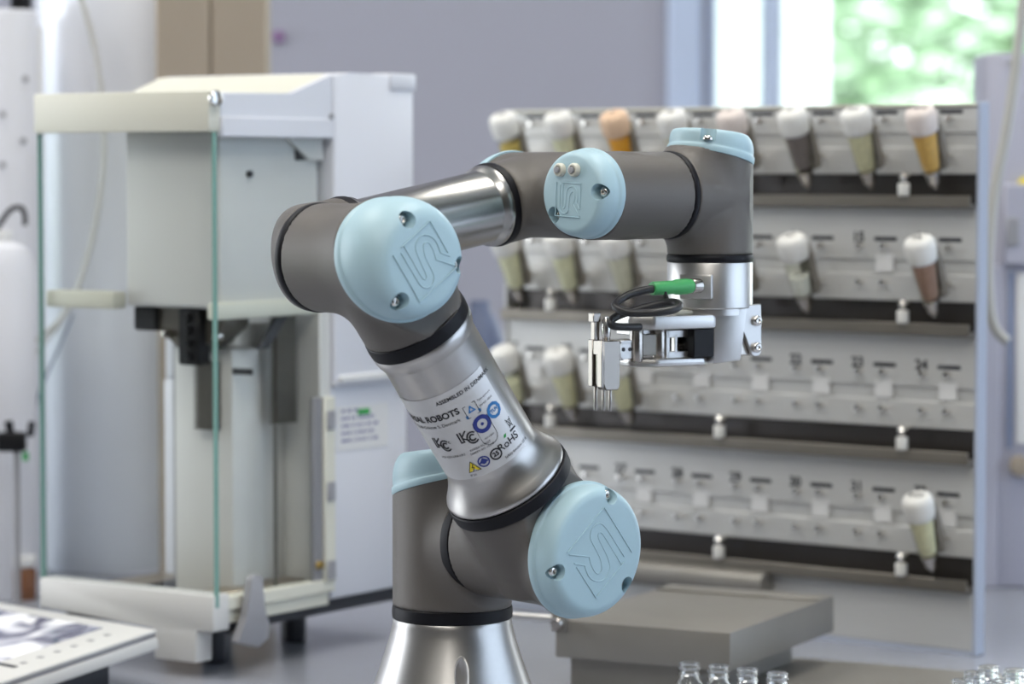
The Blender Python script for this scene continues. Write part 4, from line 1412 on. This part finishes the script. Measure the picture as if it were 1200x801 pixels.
# ================================================================== VIALS
vg = mat('vial_glass', (.97, .985, .985), 0.02, trans=1.0, ior=1.45)
vprof_o = [(.0, .0), (.0095, 0), (.0108, .001), (.0112, .003), (.0112, .0560), (.0108, .0585), (.0088, .0610), (.0080, .0622), (.0080, .0640), (.0095, .0646), (.0095, .0658), (.0082, .0664), (.0082, .0682), (.0095, .0688), (.0095, .0700), (.0082, .0706), (.0082, .0722), (.0086, .0727), (.0086, .0742), (.0080, .0750)]
vprof_i = [(.0068, .0750), (.0064, .0740), (.0064, .0620), (.0074, .0606), (.0098, .0580), (.0102, .0560), (.0102, .003), (.0090, .0016), (0, .0014)]
vsh = lambda L: [(r * .87, (z - .026 if z > .05 else z) * .87) for r, z in L]
VIAL = B().lathe(vsh(vprof_o) + vsh(vprof_i), seg=40).mesh('vial', vg, angle=60)
vial_spots = [(808, 776, 2.27, 'leftmost of the four clear glass vials before the grey box'), (842, 779, 2.25, 'second clear glass vial from the left before the grey box'),
              (876, 783, 2.23, 'third clear glass vial from the left before the grey box'), (911, 788, 2.21, 'rightmost of the four clear glass vials before the grey box'),
              (1158, 780, 2.27, 'clear glass vial tallest in the right corner cluster'), (1188, 784, 2.23, 'clear glass vial at the right picture edge'),
              (1142, 787, 2.24, 'clear glass vial left of the tallest in the right corner cluster'), (1128, 796, 2.19, 'leftmost clear glass vial of the right corner cluster'), (1172, 797, 2.17, 'frontmost clear glass vial of the right corner cluster')]
VZ = 0.0
VH = .049 * .87
for (px, py, Y, lab) in vial_spots:
    # all stand in the tray at the same height: slide along the ray until the rim sits at tray height
    Yv = (CAM_Z - (VZ + VH)) / math.tan(PITCH + math.atan((py - 400.5) / F_PX))
    p = at(px, py, Yv)
    o = link('vial', VIAL)
    o.location = (p.x, p.y, VZ + .0002)
    tag(o, lab, 'vial', 'open glass vials in the front right')
# ================================================================== THINGS BEHIND, LEFT
def standing(name, label, cat, px, Y, group=None):
    p = at(px, 400, Y)
    return thing(name, label, cat, (p.x, Y, 0), 0, group)
def H(py, Y): return at(600, py, Y).z
# large satin steel vessel behind the balance
v = standing('steel_vessel', 'tall satin steel vessel standing behind the left side of the balance', 'vessel', 178, 3.05)
B().lathe([(0, .0), (.112, .0), (.114, .003), (.114, .74), (.108, .76), (.0, .775)], (0, 0, 0), Z, 80).build('vessel_body', M['inox'], v)
# cardboard boards / tall carton
for px, dx, lab in ((216, .0510, 'left one of two tall tan cartons standing behind the balance'), (282, .0530, 'right one of two tall tan cartons standing behind the balance')):
    c = standing('carton', lab, 'carton', px, 2.86, 'tall tan cartons')
    B().box((-dx / 2, 0, 0), (dx / 2, .05, .62), .002, 1).build('carton_body', M['tan'], c)
    B().box((-dx / 2 - .0006, -.001, .60), (dx / 2 + .0006, .051, .622), .001, 1).build('carton_lid', M['tan'], c)
# white column robot / pump tower at the far left
v = standing('pump_tower', 'white upright dosing tower at the left picture edge', 'dosing tower', 14, 2.95)
tw = v
B().cyl((0, 0, 0), (0, 0, H(12, 2.95)), .0290, seg=48, bev=.004).build('tower_body', M['coolwhite'], tw)
B().cyl((.024, .004, 0), (.024, .004, H(30, 2.95)), .0085, seg=32, bev=.002).build('side_pipe', M['white'], tw)
B().cyl((.012, 0, H(14, 2.95)), (.012, 0, H(-8, 2.95)), .0105, seg=24, bev=.001).build('tower_head', M['black'], tw)
B().cyl((-.020, -.01, H(16, 2.95)), (-.020, -.01, H(-8, 2.95)), .009, seg=24, bev=.001).build('brass_fitting', mat('brass_fit', (.5, .42, .28), .3, 1.0), tw)
for px, py in ((26, 165), (3, 134), (3, 193), (28, 92)):
    p = at(px, py, 2.92)
    q = V((p.x, 2.95, p.z)) - V(tw.location)
    a = math.asin(max(-1, min(1, q.x / .0292)))
    d = V((math.sin(a), -math.cos(a), 0))
    B().cyl(d * .028 + V((0, 0, p.z)), d * .0305 + V((0, 0, p.z)), .0032, seg=12).build('tower_screw', M['grey'], tw)
v2 = standing('white_canister', 'white canister in front of the dosing tower at the left edge', 'canister', 2, 2.80)
B().lathe([(0, 0), (.031, 0), (.032, .002), (.032, H(310, 2.8)), (.024, H(290, 2.8)), (.010, H(282, 2.8)), (0, H(282, 2.8))], (0, 0, 0), Z, 48).build('canister_body', M['coolwhite'], v2)
B().cyl((0, 0, H(283, 2.8)), (0, 0, H(270, 2.8)), .011, seg=24, bev=.001).build('canister_cap', M['white'], v2)
v3 = standing('brown_bottle', 'small brown bottle with white cap left of the balance base', 'bottle', 25, 2.78)
B().lathe([(0, 0), (.0115, 0), (.012, .001), (.012, H(668, 2.78)), (.009, H(662, 2.78)), (0, H(661, 2.78))], (0, 0, 0), Z, 32).build('bottle_body', mat('amber_glass', (.20, .085, .04), .2), v3)
B().cyl((0, 0, H(663, 2.78)), (0, 0, H(651, 2.78)), .0125, seg=24, bev=.001).build('bottle_cap', M['white'], v3)
def hose(name, label, pts, Y, r, m, cat='hose'):
    o = B().tube(smooth_path([at(x, y, Y + (d[0] if d else 0)) for x, y, *d in pts], 6), r, 10).build(name, m)
    return tag(o, label, cat)
hose('hose', 'beige hose hanging in a long curve behind the balance', [(88, -20), (97, 5), (112, 60), (121, 130), (121, 200), (108, 280), (86, 350), (60, 385), (20, 412), (-20, 432)], 2.86, .0026, M['hose'])
hose('thin_hose', 'thin grey hose running down left of the glass shield', [(82, 358), (62, 390), (30, 430), (14, 470), (10, 500)], 2.84, .0014, M['hose'])
hose('blue_hose', 'thin blue-grey hose beside the left glass edge', [(86, 368), (68, 410), (48, 455), (38, 495)], 2.83, .0014, mat('blue_grey_hose', (.20, .24, .32), .4))
hose('black_hose', 'short black hose arching over the left picture edge', [(-15, 285), (0, 262), (12, 246), (24, 243), (29, 252), (29, 264)], 2.83, .0026, M['cable'])
mf = standing('valve_block', 'black valve block with coloured fittings at the left edge', 'valve', 14, 2.72)
zc_ = H(516, 2.72)
B().box((-.014, -.008, zc_ - .010), (.012, .008, zc_ + .008), .003, 2).build('valve_body', M['black'], mf)
B().cyl((0.003, 0, 0), (0.003, 0, zc_ - .009), .003, seg=12).build('valve_stem', M['grey'], mf)
B().cyl((-.002, 0, zc_ + .006), (-.004, 0, zc_ + .018), .004, seg=12).build('valve_inlet', M['black'], mf)
B().cyl((.016, -.002, zc_ + .004), (.018, -.002, zc_ + .018), .0035, seg=12, bev=.001).build('blue_fitting', M['dark'], mf)
B().cyl((.012, -.004, zc_ - .018), (.012, -.004, zc_ - .010), .003, seg=12).build('green_fitting', M['green'], mf)
# magnet on the wall
mg = B().lathe([(0, 0), (.007, 0), (.007, .006), (.006, .008), (0, .008)], at(327, 43, RY1 - .001), (0, -1, 0), 20).build('magnet', mat('magenta_magnet', (.20, .06, .22), .4))
tag(mg, 'small magenta magnet on the lavender wall', 'magnet')
# blue bottle glimpsed between the arm tube and the rack
v4 = standing('blue_bottle', 'blurred dark blue bottle left of the rack edge', 'bottle', 562, 3.05)
B().lathe([(0, 0), (.024, 0), (.025, .002), (.025, H(400, 3.05)), (.018, H(376, 3.05)), (.010, H(362, 3.05)), (.010, H(352, 3.05)), (0, H(352, 3.05))], (0, 0, 0), Z, 32).build('bottle_body', mat('blue_plastic', (.13, .155, .24), .6), v4)
# ================================================================== THINGS BEHIND, RIGHT
v5 = standing('fume_column', 'pale lavender instrument column at the right picture edge', 'instrument', 1186, 2.86)
B().box((-.026, 0, 0), (.034, .09, H(62, 2.86)), .003, 2).build('column_body', M['lavender'], v5)
B().box((-.0270, -.003, 0), (-.012, .0, H(310, 2.86)), .001, 1).build('column_strip', M['lavender'], v5)
B().box((-.010, -.010, H(310, 2.86)), (.034, .0, H(215, 2.86)), .002, 1).build('column_box', M['lavender'], v5)
B().box((-.008, -.0125, H(288, 2.86)), (.004, -.0095, H(255, 2.86)), .001, 1).build('dark_window', M['grey'], v5)
B().box((-.0045, -.003, H(525, 2.86)), (.0005, .0, H(318, 2.86)), .001, 1).build('blue_slot', mat('slot_blue', (.20, .25, .38), .5), v5)
B().box((.004, -.004, H(520, 2.86)), (.018, .0, H(320, 2.86)), .001, 1).build('white_gauge', M['white'], v5)
B().cyl((.008, -.001, H(545, 2.86)), (.008, -.012, H(545, 2.86)), .010, seg=20, bev=.001).build('brown_knob', M['tan'], v5)
B().cyl((-.004, -.001, H(722, 2.86)), (-.004, -.008, H(722, 2.86)), .005, seg=20, bev=.001).build('dark_knob', mat('navy', (.06, .07, .14), .5), v5)
B().cyl((.010, -.001, H(215, 2.86)), (.010, -.008, H(215, 2.86)), .006, seg=16, bev=.001).build('yellow_cap', M['inkyel'], v5)
B().cyl((-.004, -.001, H(74, 2.86)), (-.004, -.004, H(74, 2.86)), .003, seg=12).build('column_screw', M['grey'], v5)
hose('white_hose', 'thick off-white hose curving down in front of the right instrument column', [(1201, -30), (1197, 20), (1189, 90), (1178, 160), (1167, 215), (1160, 270), (1158, 330), (1164, 380), (1180, 400)], 2.70, .0048, M['hose'])
